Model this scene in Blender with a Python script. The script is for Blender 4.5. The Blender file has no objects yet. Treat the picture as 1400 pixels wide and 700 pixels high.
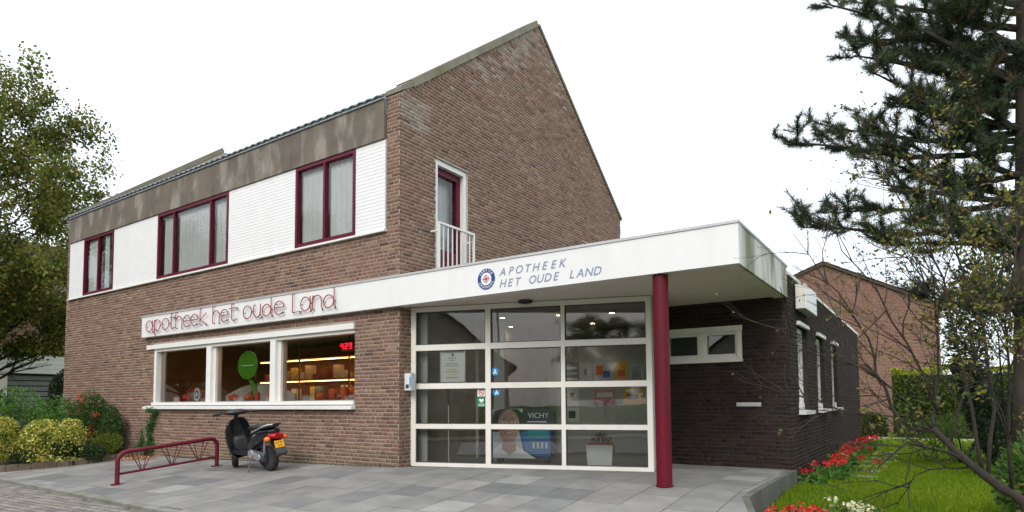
import bpy, bmesh, math, random
import numpy as np
from mathutils import Vector, Matrix
random.seed(7); rng = np.random.default_rng(7)
R = math.radians
scene = bpy.context.scene
COL = scene.collection

# ------------------------------------------------------------------ camera
YAW, PITCH, ROLL, FPX, CY, CX, GANG = -0.602856626, 0.0592336336, 0.00560867319, 861.714, 499.596, 680.592, 0.317184282
fw = Vector((math.sin(YAW)*math.cos(PITCH), math.cos(YAW)*math.cos(PITCH), math.sin(PITCH)))
rt = Vector((math.cos(YAW), -math.sin(YAW), 0))
dn = fw.cross(rt)
rt2 = math.cos(ROLL)*rt + math.sin(ROLL)*dn
dn2 = -math.sin(ROLL)*rt + math.cos(ROLL)*dn
cam = bpy.data.cameras.new('camera')
camo = bpy.data.objects.new('camera', cam); COL.objects.link(camo)
CAMP = Vector((0, 0, 1.0))
M3 = Matrix((rt2, -dn2, -fw)).transposed()
camo.matrix_world = Matrix.Translation(CAMP) @ M3.to_4x4()
cam.sensor_width = 36.0; cam.sensor_fit = 'HORIZONTAL'
cam.lens = FPX/1400*36.0
cam.shift_x = (700-CX)/1400
cam.shift_y = (CY-350)/1400
cam.clip_start = 0.05; cam.clip_end = 2000
scene.camera = camo

def proj(p):
    v = Vector(p)-CAMP
    z = v.dot(fw)
    return CX+FPX*v.dot(rt2)/z, CY+FPX*v.dot(dn2)/z, z

# ------------------------------------------------------------------ world, sun, exposure
SUN_EL, SUN_ROT = R(40), R(166)
w = bpy.data.worlds.new('World'); scene.world = w; w.use_nodes = True
nt = w.node_tree; nt.nodes.clear()
out = nt.nodes.new('ShaderNodeOutputWorld')
sky = nt.nodes.new('ShaderNodeTexSky'); sky.sky_type = 'NISHITA'; sky.sun_disc = False
sky.sun_elevation = SUN_EL; sky.sun_rotation = SUN_ROT; sky.air_density = 1.0; sky.dust_density = 3.0
b1 = nt.nodes.new('ShaderNodeBackground'); b1.inputs[1].default_value = 0.06
nt.links.new(sky.outputs[0], b1.inputs[0])
# the closed cloud layer: an even, pale overcast
b2 = nt.nodes.new('ShaderNodeBackground'); b2.inputs[1].default_value = 1.28
tc = nt.nodes.new('ShaderNodeTexCoord'); nz = nt.nodes.new('ShaderNodeTexNoise')
nz.inputs['Scale'].default_value = 2.2; nz.inputs['Detail'].default_value = 4
nt.links.new(tc.outputs['Generated'], nz.inputs['Vector'])
cr = nt.nodes.new('ShaderNodeValToRGB')
cr.color_ramp.elements[0].position = 0.3; cr.color_ramp.elements[0].color = (0.86, 0.93, 1.0, 1)
cr.color_ramp.elements[1].position = 0.7; cr.color_ramp.elements[1].color = (1.06, 1.07, 1.08, 1)
nt.links.new(nz.outputs[0], cr.inputs[0]); nt.links.new(cr.outputs[0], b2.inputs[0])
# an overcast sky is brightest overhead (CIE overcast law, softened)
sx = nt.nodes.new('ShaderNodeSeparateXYZ'); nt.links.new(tc.outputs['Generated'], sx.inputs[0])
mr_ = nt.nodes.new('ShaderNodeMapRange'); mr_.inputs['From Min'].default_value = 0.0; mr_.inputs['From Max'].default_value = 1.0
mr_.inputs['To Min'].default_value = 1.0; mr_.inputs['To Max'].default_value = 2.0
nt.links.new(sx.outputs['Z'], mr_.inputs['Value']); nt.links.new(mr_.outputs[0], b2.inputs[1])
ad = nt.nodes.new('ShaderNodeAddShader')
nt.links.new(b1.outputs[0], ad.inputs[0]); nt.links.new(b2.outputs[0], ad.inputs[1])
nt.links.new(ad.outputs[0], out.inputs[0])
sl = bpy.data.lights.new('sun', 'SUN'); sl.energy = 1.2; sl.angle = R(14); sl.color = (1, 0.96, 0.9)
so = bpy.data.objects.new('sun', sl); COL.objects.link(so)
sd = Vector((math.sin(SUN_ROT)*math.cos(SUN_EL), math.cos(SUN_ROT)*math.cos(SUN_EL), math.sin(SUN_EL)))
so.rotation_euler = sd.to_track_quat('Z', 'Y').to_euler(); so.location = (0, -5, 30)
scene.view_settings.view_transform = 'Standard'
scene.view_settings.look = 'None'
scene.view_settings.exposure = 0.0; scene.view_settings.gamma = 1.0
scene.view_settings.use_curve_mapping = False
scene.cycles.max_bounces = 8; scene.cycles.transparent_max_bounces = 16
scene.cycles.caustics_reflective = False; scene.cycles.caustics_refractive = False

# ------------------------------------------------------------------ materials
def srgb(r, g, b):
    f = lambda c: (c/255/12.92 if c/255 <= 0.04045 else ((c/255+0.055)/1.055)**2.4)
    return (f(r), f(g), f(b))
MATS = {}
def mat(name, col=(.5, .5, .5), rough=.6, src=None, noise=0.0, nscale=6.0, stretch=(1, 1, 1), bump=0.0, bscale=40.0,
        metal=0.0, coat=0.0, dirt=None, dscale=3.0, dstretch=(1, 1, 1), dlo=.45, dhi=.65, trans=0.0, spec=.5, dmax=1.0):
    m = bpy.data.materials.new(name); m.use_nodes = True
    n = m.node_tree.nodes; l = m.node_tree.links
    p = n['Principled BSDF']
    p.inputs['Roughness'].default_value = rough; p.inputs['Metallic'].default_value = metal
    p.inputs['Coat Weight'].default_value = coat; p.inputs['Specular IOR Level'].default_value = spec
    if src == 'attr':
        a = n.new('ShaderNodeAttribute'); a.attribute_name = 'Col'; c = a.outputs['Color']
    elif src == 'obj':
        a = n.new('ShaderNodeObjectInfo'); c = a.outputs['Color']
    else:
        a = n.new('ShaderNodeRGB'); a.outputs[0].default_value = (*col, 1); c = a.outputs[0]
    geo = n.new('ShaderNodeNewGeometry')
    def noise_node(scale, st, detail=5):
        mp = n.new('ShaderNodeMapping'); mp.inputs['Scale'].default_value = st
        t = n.new('ShaderNodeTexNoise'); t.inputs['Scale'].default_value = scale; t.inputs['Detail'].default_value = detail
        l.new(geo.outputs['Position'], mp.inputs['Vector']); l.new(mp.outputs[0], t.inputs['Vector'])
        return t
    if dirt is not None:
        t = noise_node(dscale, dstretch, 6)
        mr = n.new('ShaderNodeMapRange'); mr.inputs['From Min'].default_value = dlo; mr.inputs['From Max'].default_value = dhi
        mr.inputs['To Max'].default_value = dmax
        l.new(t.outputs[0], mr.inputs['Value'])
        mx = n.new('ShaderNodeMix'); mx.data_type = 'RGBA'
        l.new(mr.outputs[0], mx.inputs['Factor']); l.new(c, mx.inputs['A']); mx.inputs['B'].default_value = (*dirt, 1)
        c = mx.outputs['Result']
    if noise > 0:
        t = noise_node(nscale, stretch)
        mr = n.new('ShaderNodeMapRange'); mr.inputs['From Min'].default_value = .25; mr.inputs['From Max'].default_value = .75
        mr.inputs['To Min'].default_value = 1-noise; mr.inputs['To Max'].default_value = 1+noise
        l.new(t.outputs[0], mr.inputs['Value'])
        vm = n.new('ShaderNodeVectorMath'); vm.operation = 'SCALE'
        l.new(c, vm.inputs[0]); l.new(mr.outputs[0], vm.inputs['Scale']); c = vm.outputs[0]
    l.new(c, p.inputs['Base Color'])
    if bump > 0:
        t = noise_node(bscale, (1, 1, 1), 4)
        b = n.new('ShaderNodeBump'); b.inputs['Strength'].default_value = bump; b.inputs['Distance'].default_value = .01
        l.new(t.outputs[0], b.inputs['Height']); l.new(b.outputs[0], p.inputs['Normal'])
    if trans > 0:
        tr = n.new('ShaderNodeBsdfTranslucent'); l.new(c, tr.inputs['Color'])
        ms = n.new('ShaderNodeMixShader'); ms.inputs[0].default_value = trans
        o = n['Material Output']
        l.new(p.outputs[0], ms.inputs[1]); l.new(tr.outputs[0], ms.inputs[2]); l.new(ms.outputs[0], o.inputs[0])
    MATS[name] = m
    return m
def glass(name, tint=(.93, .96, .95), ior=1.5, gain=1.0):
    m = bpy.data.materials.new(name); m.use_nodes = True
    n = m.node_tree.nodes; l = m.node_tree.links; n.remove(n['Principled BSDF'])
    t = n.new('ShaderNodeBsdfTransparent'); t.inputs[0].default_value = (*tint, 1)
    g = n.new('ShaderNodeBsdfGlossy'); g.inputs['Roughness'].default_value = 0.012
    f = n.new('ShaderNodeFresnel'); f.inputs['IOR'].default_value = ior
    ma = n.new('ShaderNodeMath'); ma.operation = 'MULTIPLY'; ma.inputs[1].default_value = gain; ma.use_clamp = True
    l.new(f.outputs[0], ma.inputs[0])
    ms = n.new('ShaderNodeMixShader'); l.new(ma.outputs[0], ms.inputs[0])
    l.new(t.outputs[0], ms.inputs[1]); l.new(g.outputs[0], ms.inputs[2]); l.new(ms.outputs[0], n['Material Output'].inputs[0])
    # faint waviness of float glass
    tn = n.new('ShaderNodeTexNoise'); tn.inputs['Scale'].default_value = 1.1
    gm = n.new('ShaderNodeNewGeometry'); l.new(gm.outputs['Position'], tn.inputs['Vector'])
    bp = n.new('ShaderNodeBump'); bp.inputs['Strength'].default_value = .04; bp.inputs['Distance'].default_value = .05
    l.new(tn.outputs[0], bp.inputs['Height']); l.new(bp.outputs[0], g.inputs['Normal'])
    MATS[name] = m; return m
def emit(name, col, s):
    m = bpy.data.materials.new(name); m.use_nodes = True
    p = m.node_tree.nodes['Principled BSDF']; p.inputs['Base Color'].default_value = (*col, 1)
    p.inputs['Emission Color'].default_value = (*col, 1); p.inputs['Emission Strength'].default_value = s
    MATS[name] = m; return m

mat('brick', src='attr', rough=.9, spec=.15, dirt=(.07, .055, .042), dscale=.8, dstretch=(1, 1, .6), dlo=.5, dhi=.85, dmax=.28, noise=.22, nscale=35, bump=.5, bscale=60)
mat('brick_single', src='obj', rough=.9, spec=.15, dirt=(.07, .055, .042), dscale=.8, dstretch=(1, 1, .6), dlo=.5, dhi=.85, dmax=.28, noise=.22, nscale=35, bump=.5, bscale=60)
mat('mortar', (.35, .295, .24), .95, noise=.2, nscale=3, bump=.3, bscale=80, dirt=(.12, .12, .06), dscale=1.2, dlo=.62, dhi=.8)
mat('mortar_dark', (.05, .042, .035), .95, spec=.15, noise=.2, nscale=3)
mat('mortar_red', (.3, .235, .2), .95, noise=.2, nscale=3)
mat('white_paint', (.74, .74, .72), .45, noise=.05, nscale=2, dirt=(.55, .53, .47), dscale=4, dlo=.55, dhi=.85, dmax=.5)
mat('cream_paint', (.74, .71, .65), .45, noise=.05, nscale=2, dirt=(.5, .47, .4), dscale=4, dlo=.55, dhi=.85, dmax=.5)
mat('cladding_back', (.6, .6, .6), .8)
mat('cladding', (.73, .73, .735), .5, noise=.035, nscale=3, dirt=(.62, .62, .58), dscale=1.6, dstretch=(1, 1, .35), dlo=.55, dhi=.9, dmax=.35)
mat('fascia', (.74, .74, .735), .4, noise=.03, nscale=2, dirt=(.56, .55, .5), dscale=2.2, dstretch=(2.2, 2.2, .25), dlo=.5, dhi=.85, dmax=.28)
mat('fascia_algae', (.62, .62, .59), .6, noise=.08, nscale=2, dirt=(.13, .13, .045), dscale=1.35, dstretch=(1.0, 1.6, .45), dlo=.43, dhi=.62, dmax=.85)
mat('alu_trim', (.5, .5, .51), .45, metal=.3, noise=.08, nscale=3)
mat('soffit', (.8, .69, .64), .5, noise=.05, nscale=2)
mat('soffit_joint', (.1, .095, .09), .8)
mat('concrete', (.135, .112, .088), .92, noise=.25, nscale=2.4, bump=.35, bscale=30, dirt=(.29, .27, .24), dscale=2.2, dstretch=(1.3, 1.3, .55), dlo=.5, dhi=.62, dmax=.6)
mat('coping', (.2, .18, .145), .92, noise=.25, nscale=3, bump=.3, bscale=30, dirt=(.15, .15, .07), dscale=1.5, dlo=.5, dhi=.7)
mat('zinc', (.4, .45, .5), .5, metal=.1, noise=.12, nscale=2)
mat('slate_tile', (.2, .235, .26), .5, noise=.25, nscale=4, dirt=(.2, .22, .22), dscale=2, dlo=.5, dhi=.7)
mat('burgundy', (.1, .0035, .018), .45, spec=.25, noise=.12, nscale=3)
mat('column_red', (.115, .0012, .013), .5, spec=.3, noise=.1, nscale=1.5, dirt=(.06, .003, .01), dscale=2.0, dstretch=(3, 3, .3), dlo=.5, dhi=.8)
mat('rack_red', (.115, .005, .018), .5, spec=.3, noise=.15, nscale=5)
mat('slab', src='obj', rough=.9, spec=.25, noise=.16, nscale=3.5, bump=.25, bscale=70, dirt=(.12, .12, .105), dscale=1.1, dlo=.55, dhi=.8, dmax=.5)
mat('slab_joint', (.13, .13, .105), .95, noise=.3, nscale=5, dirt=(.07, .09, .03), dscale=2, dlo=.55, dhi=.7)
mat('kerb', (.2, .195, .18), .9, noise=.2, nscale=3, bump=.2, dirt=(.09, .1, .04), dscale=1.6, dlo=.5, dhi=.75)
mat('edge_concrete', (.125, .122, .112), .92, spec=.2, noise=.25, nscale=4, bump=.3, dirt=(.06, .07, .03), dscale=2, dlo=.5, dhi=.75)
mat('paver', src='attr', rough=.9, noise=.18, nscale=5, bump=.3, bscale=50)
mat('asphalt', (.055, .055, .055), .9, noise=.2, nscale=8, bump=.3, bscale=90)
mat('road_paint', (.7, .7, .68), .7, noise=.1, nscale=5)
mat('earth', (.055, .045, .03), .95, noise=.35, nscale=3, bump=.5, bscale=20)
mat('turf', (.07, .13, .01), .95, spec=.1, noise=.3, nscale=.9, bump=.4, bscale=40)
mat('grass', src='attr', rough=.7, spec=.2, trans=.35)
mat('leaf', src='attr', rough=.6, trans=.4, spec=.25)
mat('needle', src='attr', rough=.65, trans=.2, spec=.25)
mat('bark_brown', (.048, .034, .026), .95, noise=.4, nscale=8, stretch=(1, 1, .3), bump=.8, bscale=25)
mat('bark_dark', (.03, .027, .022), .95, noise=.35, nscale=10, bump=.5, bscale=30)
mat('bark_grey', (.032, .024, .019), .95, noise=.35, nscale=10, bump=.6, bscale=30)
mat('petal', src='attr', rough=.55, trans=.2)
mat('stone_step', (.3, .3, .26), .9, noise=.2, nscale=4)
mat('path_stone', (.55, .52, .47), .9, noise=.15, nscale=3)
mat('curtain', (.92, .95, .95), .95, noise=.04, nscale=6, trans=.05)
mat('blind_dark', (.05, .055, .06), .8)
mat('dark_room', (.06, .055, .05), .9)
mat('room_wall', (.24, .16, .11), .85, noise=.1, nscale=1)
mat('room_white', (.5, .5, .47), .8)
mat('room_grey', (.5, .5, .46), .8)
mat('wood', (.2, .1, .045), .6, noise=.25, nscale=4, stretch=(.4, 1, 4))
mat('floor_tile', (.2, .2, .18), .35, noise=.1, nscale=2)
mat('black_plastic', (.012, .013, .015), .35, noise=.2, nscale=6)
mat('black_gloss', (.008, .009, .011), .18, coat=.3)
mat('grey_plastic', (.045, .05, .058), .5)
mat('rubber', (.02, .02, .02), .85, noise=.2, nscale=20)
mat('silver', (.5, .51, .53), .35, metal=.75, noise=.1, nscale=8)
mat('chrome', (.7, .7, .72), .15, metal=1)
mat('orange_lens', (.9, .16, .01), .25)
mat('red_lens', (.35, .005, .012), .2)
mat('plate_yellow', (.85, .4, .01), .4)
mat('print_black', (.015, .015, .015), .5)
mat('pumpkin', (.72, .12, .018), .45, noise=.15, nscale=14)
mat('pumpkin_red', (.62, .05, .02), .4, noise=.1, nscale=14)
mat('stalk', (.13, .12, .05), .8)
mat('terracotta', (.35, .1, .04), .8)
mat('wicker', (.3, .27, .22), .85, noise=.3, nscale=30)
mat('lime', (.13, .42, .025), .55, trans=.25)
mat('lime_dark', (.07, .25, .02), .55)
mat('tube_red', (.25, .012, .02), .4)
mat('tube_black', (.04, .035, .035), .5)
mat('letter_blue', (.2, .25, .37), .45)
mat('emblem_blue', (.015, .05, .2), .4)
mat('emblem_white', (.82, .83, .84), .4)
mat('emblem_red', (.55, .02, .03), .4)
mat('paper', (.75, .75, .7), .7)
mat('aed_green', (.01, .2, .07), .5)
mat('sign_red', (.55, .03, .03), .5)
mat('sticker_blue', (.02, .25, .55), .4)
mat('poster_navy', (.012, .02, .05), .4)
mat('poster_teal', (.03, .28, .32), .4)
mat('poster_blue', (.04, .16, .42), .4)
mat('poster_pale', (.5, .55, .58), .4)
mat('skin_print', (.5, .3, .24), .4)
mat('hair_print', (.03, .02, .016), .5)
mat('lip_print', (.4, .1, .1), .4)
mat('yellow_print', (.75, .45, .02), .5)
mat('grey_print', (.3, .31, .33), .5)
mat('pink_print', (.6, .25, .25), .5)
mat('planter', (.68, .68, .66), .5, noise=.05, nscale=4)
mat('steel', (.35, .36, .36), .4, metal=.8)
mat('shutter', (.2, .21, .22), .5, noise=.1, nscale=3)
mat('roof_red', (.075, .05, .04), .85, noise=.25, nscale=4)
mat('lightbox', (.82, .83, .82), .35, dirt=(.4, .4, .3), dscale=2.5, dstretch=(1, 1, .4), dlo=.55, dhi=.85, dmax=.6)
mat('dead_leaf', src='attr', rough=.9)
mat('render_grey', (.4, .36, .31), .9, noise=.1)
glass('glass', gain=2.4)
glass('glass_upper', tint=(.96, .98, .98), gain=1.2)
emit('lamp_warm', (1.0, .5, .17), 13.0)
emit('lamp_white', (1.0, .86, .68), 150.0)
emit('led_red', (1.0, .01, .03), 2.2)

# ------------------------------------------------------------------ geometry helpers
Z = Vector((0, 0, 1))
class MB:
    def __init__(s): s.v = []; s.f = []
    def add(s, vs, fs):
        o = len(s.v); s.v += [tuple(v) for v in vs]; s.f += [tuple(i+o for i in f) for f in fs]
    def hexa(s, c8):       # 8 corners: bottom 4 ccw, top 4 ccw
        s.add(c8, [(3, 2, 1, 0), (4, 5, 6, 7), (0, 1, 5, 4), (1, 2, 6, 5), (2, 3, 7, 6), (3, 0, 4, 7)])
    def box(s, x0, x1, y0, y1, z0, z1):
        s.hexa([(x0, y0, z0), (x1, y0, z0), (x1, y1, z0), (x0, y1, z0), (x0, y0, z1), (x1, y0, z1), (x1, y1, z1), (x0, y1, z1)])
    def tube(s, path, r, n=8, caps=True):
        P = [Vector(p) for p in path]; rs = r if hasattr(r, '__len__') else [r]*len(P)
        t0 = (P[1]-P[0]).normalized(); a = Z if abs(t0.z) < .9 else Vector((1, 0, 0))
        u = t0.cross(a).normalized(); o = len(s.v); m = len(P)
        for i in range(m):
            t = (P[min(i+1, m-1)]-P[max(i-1, 0)]).normalized()
            u = (u-t*u.dot(t)); u = u.normalized() if u.length > 1e-6 else t.orthogonal().normalized()
            v = t.cross(u)
            for k in range(n):
                an = 2*math.pi*k/n
                s.v.append(tuple(P[i]+(u*math.cos(an)+v*math.sin(an))*rs[i]))
        for i in range(m-1):
            for k in range(n):
                k2 = (k+1) % n
                s.f.append((o+i*n+k, o+i*n+k2, o+(i+1)*n+k2, o+(i+1)*n+k))
        if caps:
            s.f.append(tuple(o+k for k in reversed(range(n)))); s.f.append(tuple(o+(m-1)*n+k for k in range(n)))
    def loft(s, rings, caps=True):
        o = len(s.v); n = len(rings[0])
        for r in rings: s.v += [tuple(p) for p in r]
        for i in range(len(rings)-1):
            for k in range(n):
                k2 = (k+1) % n
                s.f.append((o+i*n+k, o+i*n+k2, o+(i+1)*n+k2, o+(i+1)*n+k))
        if caps:
            s.f.append(tuple(o+k for k in reversed(range(n)))); s.f.append(tuple(o+(len(rings)-1)*n+k for k in range(n)))
    def lathe(s, prof, c=(0, 0, 0), n=16, axis='z'):
        rings = []
        for r, h in prof:
            ring = []
            for k in range(n):
                a = 2*math.pi*k/n
                if axis == 'z': ring.append((c[0]+r*math.cos(a), c[1]+r*math.sin(a), c[2]+h))
                elif axis == 'y': ring.append((c[0]+r*math.cos(a), c[1]+h, c[2]-r*math.sin(a)))
                else: ring.append((c[0]+h, c[1]+r*math.cos(a), c[2]+r*math.sin(a)))
            rings.append(ring)
        s.loft(rings)
    def prism(s, poly, d):
        n = len(poly); d = Vector(d); o = len(s.v)
        s.v += [tuple(Vector(p)) for p in poly]+[tuple(Vector(p)+d) for p in poly]
        s.f.append(tuple(o+i for i in reversed(range(n)))); s.f.append(tuple(o+n+i for i in range(n)))
        for i in range(n):
            j = (i+1) % n; s.f.append((o+i, o+j, o+n+j, o+n+i))
    def build(s, name, m, parent=None, smooth=False, kind=None, loc=None, cam_safe=True):
        me = bpy.data.meshes.new(name)
        off = Vector(loc) if loc is not None else Vector((0, 0, 0))
        me.from_pydata([tuple(Vector(v)-off) for v in s.v] if loc is not None else s.v, [], s.f)
        if len(s.f) > 1:
            bm = bmesh.new(); bm.from_mesh(me); bmesh.ops.recalc_face_normals(bm, faces=bm.faces); bm.to_mesh(me); bm.free()
        me.materials.append(MATS[m] if isinstance(m, str) else m)
        if smooth:
            me.polygons.foreach_set('use_smooth', [True]*len(me.polygons))
            if smooth != True:
                me.set_sharp_from_angle(angle=R(smooth))
        return link(name, me, parent, kind, loc)

def link(name, me, parent=None, kind=None, loc=None):
    o = bpy.data.objects.new(name, me); COL.objects.link(o)
    if loc is not None: o.location = loc
    if parent is not None: setparent(o, parent)
    if kind: o['kind'] = kind
    return o
WORLDLOC = {}
def setparent(o, p):
    o.parent = p
    # every ancestor that is moved carries its parts in world coordinates through an inverse translation
    off = Vector((0, 0, 0)); q = p
    if p.get('_local'): return
    while q is not None:
        off += q.location if q.parent is None else Vector((0, 0, 0)); q = q.parent
    if p.parent is None: o.matrix_parent_inverse = Matrix.Translation(-Vector(p.location))
    else: o.matrix_parent_inverse = p.matrix_parent_inverse.inverted() @ Matrix.Translation(-chain_loc(p)) if False else Matrix.Translation(-chain_loc(p))
def chain_loc(p):
    # world translation of p (parts are only ever translated)
    if p.parent is None: return Vector(p.location)
    return chain_loc(p.parent)+p.matrix_parent_inverse.translation+Vector(p.location)
def tag(o, label=None, cat=None, group=None, kind=None):
    if label: o['label'] = label
    if cat: o['category'] = cat
    if group: o['group'] = group
    if kind: o['kind'] = kind
    return o
def thing(name, label, cat, loc=(0, 0, 0), group=None, local=False, rotz=0):
    o = bpy.data.objects.new(name, None); COL.objects.link(o); o.location = loc; o.empty_display_size = .1
    o.rotation_euler = (0, 0, rotz)
    if local: o['_local'] = 1
    return tag(o, label, cat, group)
def npmesh(name, V, F, m, parent=None, col=None, kind=None, smooth=False):
    me = bpy.data.meshes.new(name); V = np.asarray(V, np.float32); F = np.asarray(F, np.int32); k = F.shape[1]
    me.vertices.add(len(V)); me.vertices.foreach_set('co', V.ravel())
    me.loops.add(F.size); me.loops.foreach_set('vertex_index', F.ravel())
    me.polygons.add(len(F)); me.polygons.foreach_set('loop_start', np.arange(0, F.size, k, dtype=np.int32))
    me.update(calc_edges=True)
    if col is not None:
        a = me.attributes.new('Col', 'FLOAT_COLOR', 'POINT')
        c = np.ones((len(V), 4), np.float32); c[:, :3] = col; a.data.foreach_set('color', c.ravel())
    if smooth: me.polygons.foreach_set('use_smooth', [True]*len(me.polygons))
    me.materials.append(MATS[m]); me.validate()
    return link(name, me, parent, kind)
class Frame:
    """wall frame: O origin, u along the wall, n outward; box in (a, z, d)"""
    def __init__(s, O, u, n): s.O = Vector(O); s.u = Vector(u).normalized(); s.n = Vector(n).normalized()
    def p(s, a, z, d=0): return s.O+s.u*a+Z*z+s.n*d
    def box(s, mb, a0, a1, z0, z1, d0, d1):
        mb.hexa([s.p(a0, z0, d1), s.p(a1, z0, d1), s.p(a1, z0, d0), s.p(a0, z0, d0), s.p(a0, z1, d1), s.p(a1, z1, d1), s.p(a1, z1, d0), s.p(a0, z1, d0)])
    def rim(s, mb, a0, a1, z0, z1, w, d0, d1, wb=None, wt=None):
        wb = w if wb is None else wb; wt = w if wt is None else wt
        s.box(mb, a0, a0+w, z0, z1, d0, d1); s.box(mb, a1-w, a1, z0, z1, d0, d1)
        s.box(mb, a0+w, a1-w, z0, z0+wb, d0, d1); s.box(mb, a0+w, a1-w, z1-wt, z1, d0, d1)
    def quad(s, mb, a0, a1, z0, z1, d): mb.add([s.p(a0, z0, d), s.p(a1, z0, d), s.p(a1, z1, d), s.p(a0, z1, d)], [(0, 1, 2, 3)])
    def poly(s, mb, pts, d): mb.add([s.p(a, z, d) for a, z in pts], [tuple(range(len(pts)))])
    def disc(s, mb, a, z, r, d, n=28, rz=None):
        rz = rz or r
        s.poly(mb, [(a+r*math.cos(2*math.pi*k/n), z+rz*math.sin(2*math.pi*k/n)) for k in range(n)], d)
    def slab(s, mb, pts, d0, d1): mb.prism([s.p(a, z, d0) for a, z in pts], s.n*(d1-d0))

def text_mesh(txt, size, extrude=.002, shear=0.0, align='CENTER', space=1.0):
    cu = bpy.data.curves.new('text', 'FONT'); cu.body = txt; cu.size = size; cu.extrude = extrude; cu.shear = shear
    cu.align_x = align; cu.space_character = space; cu.resolution_u = 3
    o = bpy.data.objects.new('text', cu); COL.objects.link(o)
    bpy.context.view_layer.update()
    dg = bpy.context.evaluated_depsgraph_get()
    me = bpy.data.meshes.new_from_object(o.evaluated_get(dg))
    bpy.data.objects.remove(o)
    return me
def place_text(name, txt, F, a, z, d, size, m, parent, rot=0.0, shear=0.0, align='CENTER', extrude=.0015, flip=False):
    me = text_mesh(txt, size, extrude, shear, align)
    me.materials.clear(); me.materials.append(MATS[m])
    u = F.u
    Mx = Matrix((u, Z, F.n)).transposed().to_4x4()
    Mx = Matrix.Translation(F.p(a, z, d)) @ Mx @ Matrix.Rotation(rot, 4, 'Z')
    me.transform(Mx)
    return link(name, me, parent)

# ------------------------------------------------------------------ terrain
def gz(x, y):
    x = max(x, -20.0)
    return .02*min(0, x+6.9) + .1*max(-7.3, min(0, y-7.3))
def lawn_z(x, y): return -.22+.07*max(-9, min(0, y-9.0))
xs = [-400, -120, -60, -40, -30, -25, -20, -17, -14, -11, -9, -6.9, -5, -3, -1.7, 0, 3, 8, 20, 60, 120, 400]
ys = [-400, -120, -60, -30, -15, -8, -4, 0, 2, 4, 5, 6, 7.3, 9, 12, 16, 22, 30, 45, 80, 150, 400]
mb = MB()
mb.v = [(x, y, gz(x, y)-.34) for y in ys for x in xs]
nx = len(xs)
mb.f = [(j*nx+i, j*nx+i+1, (j+1)*nx+i+1, (j+1)*nx+i) for j in range(len(ys)-1) for i in range(nx-1)]
tag(mb.build('ground', 'turf'), kind='structure')

# lawn sheet beside the building
mb = MB(); lx = [-1.9, -1, 0, 1.5, 4, 9, 20]; ly = [4.0, 5, 6, 7, 8, 9, 12, 16, 20, 24.3]
mb.v = [(x, y, lawn_z(x, y)) for y in ly for x in lx]; nx = len(lx)
mb.f = [(j*nx+i, j*nx+i+1, (j+1)*nx+i+1, (j+1)*nx+i) for j in range(len(ly)-1) for i in range(nx-1)]
tag(mb.build('lawn', 'turf'), kind='structure')

# road of small clinker pavers in front of the forecourt and asphalt carriageway behind the viewer
def road_edge(x): return 4.55-.07*(x+11.5)
mb = MB()
rx = [-40, -25, -20, -15, -11, -6.9, -3, 0, 5, 40]
ry = [-3.0, 0, 1, 2, 3, 4, 99]
mb.v = [(x, (road_edge(x) if y == 99 else y), gz(x, (road_edge(x) if y == 99 else y))-.035) for y in ry for x in rx]
nx = len(rx); mb.f = [(j*nx+i, j*nx+i+1, (j+1)*nx+i+1, (j+1)*nx+i) for j in range(len(ry)-1) for i in range(nx-1)]
road = tag(mb.build('road', 'slab_joint'), kind='structure')
mb = MB(); mb.box(-60, 40, -11, -3.0, -1.4, gz(0, -3)-.03); carriage = tag(mb.build('carriageway', 'asphalt'), kind='structure')
mb = MB(); mb.box(-60, 40, -13, -11, -1.4, gz(0, -3)+.1); tag(mb.build('pavement', 'kerb'), kind='structure')
zc = gz(0, -5)-.026
for i in range(7):
    mb = MB(); mb.box(-6.6, -2.6, -10.4+i, -9.9+i, zc, zc+.004); mb.build('stripe', 'road_paint', carriage)

def quads_from_boxes(c, h, rotz=None):
    """c (N,3) centres, h (N,3) half sizes -> verts, faces (5-sided boxes, no underside)"""
    s = np.array([[-1, -1, -1], [1, -1, -1], [1, 1, -1], [-1, 1, -1], [-1, -1, 1], [1, -1, 1], [1, 1, 1], [-1, 1, 1]], float)
    V = c[:, None, :]+s[None]*h[:, None, :]
    f = np.array([[4, 5, 6, 7], [0, 1, 5, 4], [1, 2, 6, 5], [2, 3, 7, 6], [3, 0, 4, 7]])
    F = (np.arange(len(c))*8)[:, None, None]+f[None]
    return V.reshape(-1, 3), F.reshape(-1, 4)

# pavers: visible corner only
cs = []; cl = []
yy = 2.2; row = 0
while yy < 4.9:
    x = -19.5+(.1 if row % 2 else 0)
    while x < -5.4:
        if yy+.05 < road_edge(x)-.16:
            cs.append((x, yy, gz(x, yy)-.03+random.uniform(-.003, .003)))
            b = random.uniform(.75, 1.25); k = random.random()
            base = (.2, .18, .16) if k < .6 else (.18, .165, .15) if k < .85 else (.215, .185, .155)
            cl.append([q*b for q in base])
        x += .205
    yy += .103; row += 1
cs = np.array(cs); h = np.tile([.1, .049, .02], (len(cs), 1)); V, F = quads_from_boxes(cs, h)
npmesh('road_pavers', V, F, 'paver', road, np.repeat(np.array(cl), 8, 0), kind='stuff')
# kerb strip between road and forecourt
for i in range(11):
    x0 = -18.2+i*1.0; x1 = x0+.985
    mb = MB(); c = []
    for zo in (-.2, .006):
        for (x, o) in ((x0, -.13), (x1, -.13), (x1, -.005), (x0, -.005)):
            y = road_edge(x)+o; c.append((x, y, gz(x, y)+zo))
    mb.hexa(c); mb.build('kerb_stone', 'kerb', road)

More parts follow.
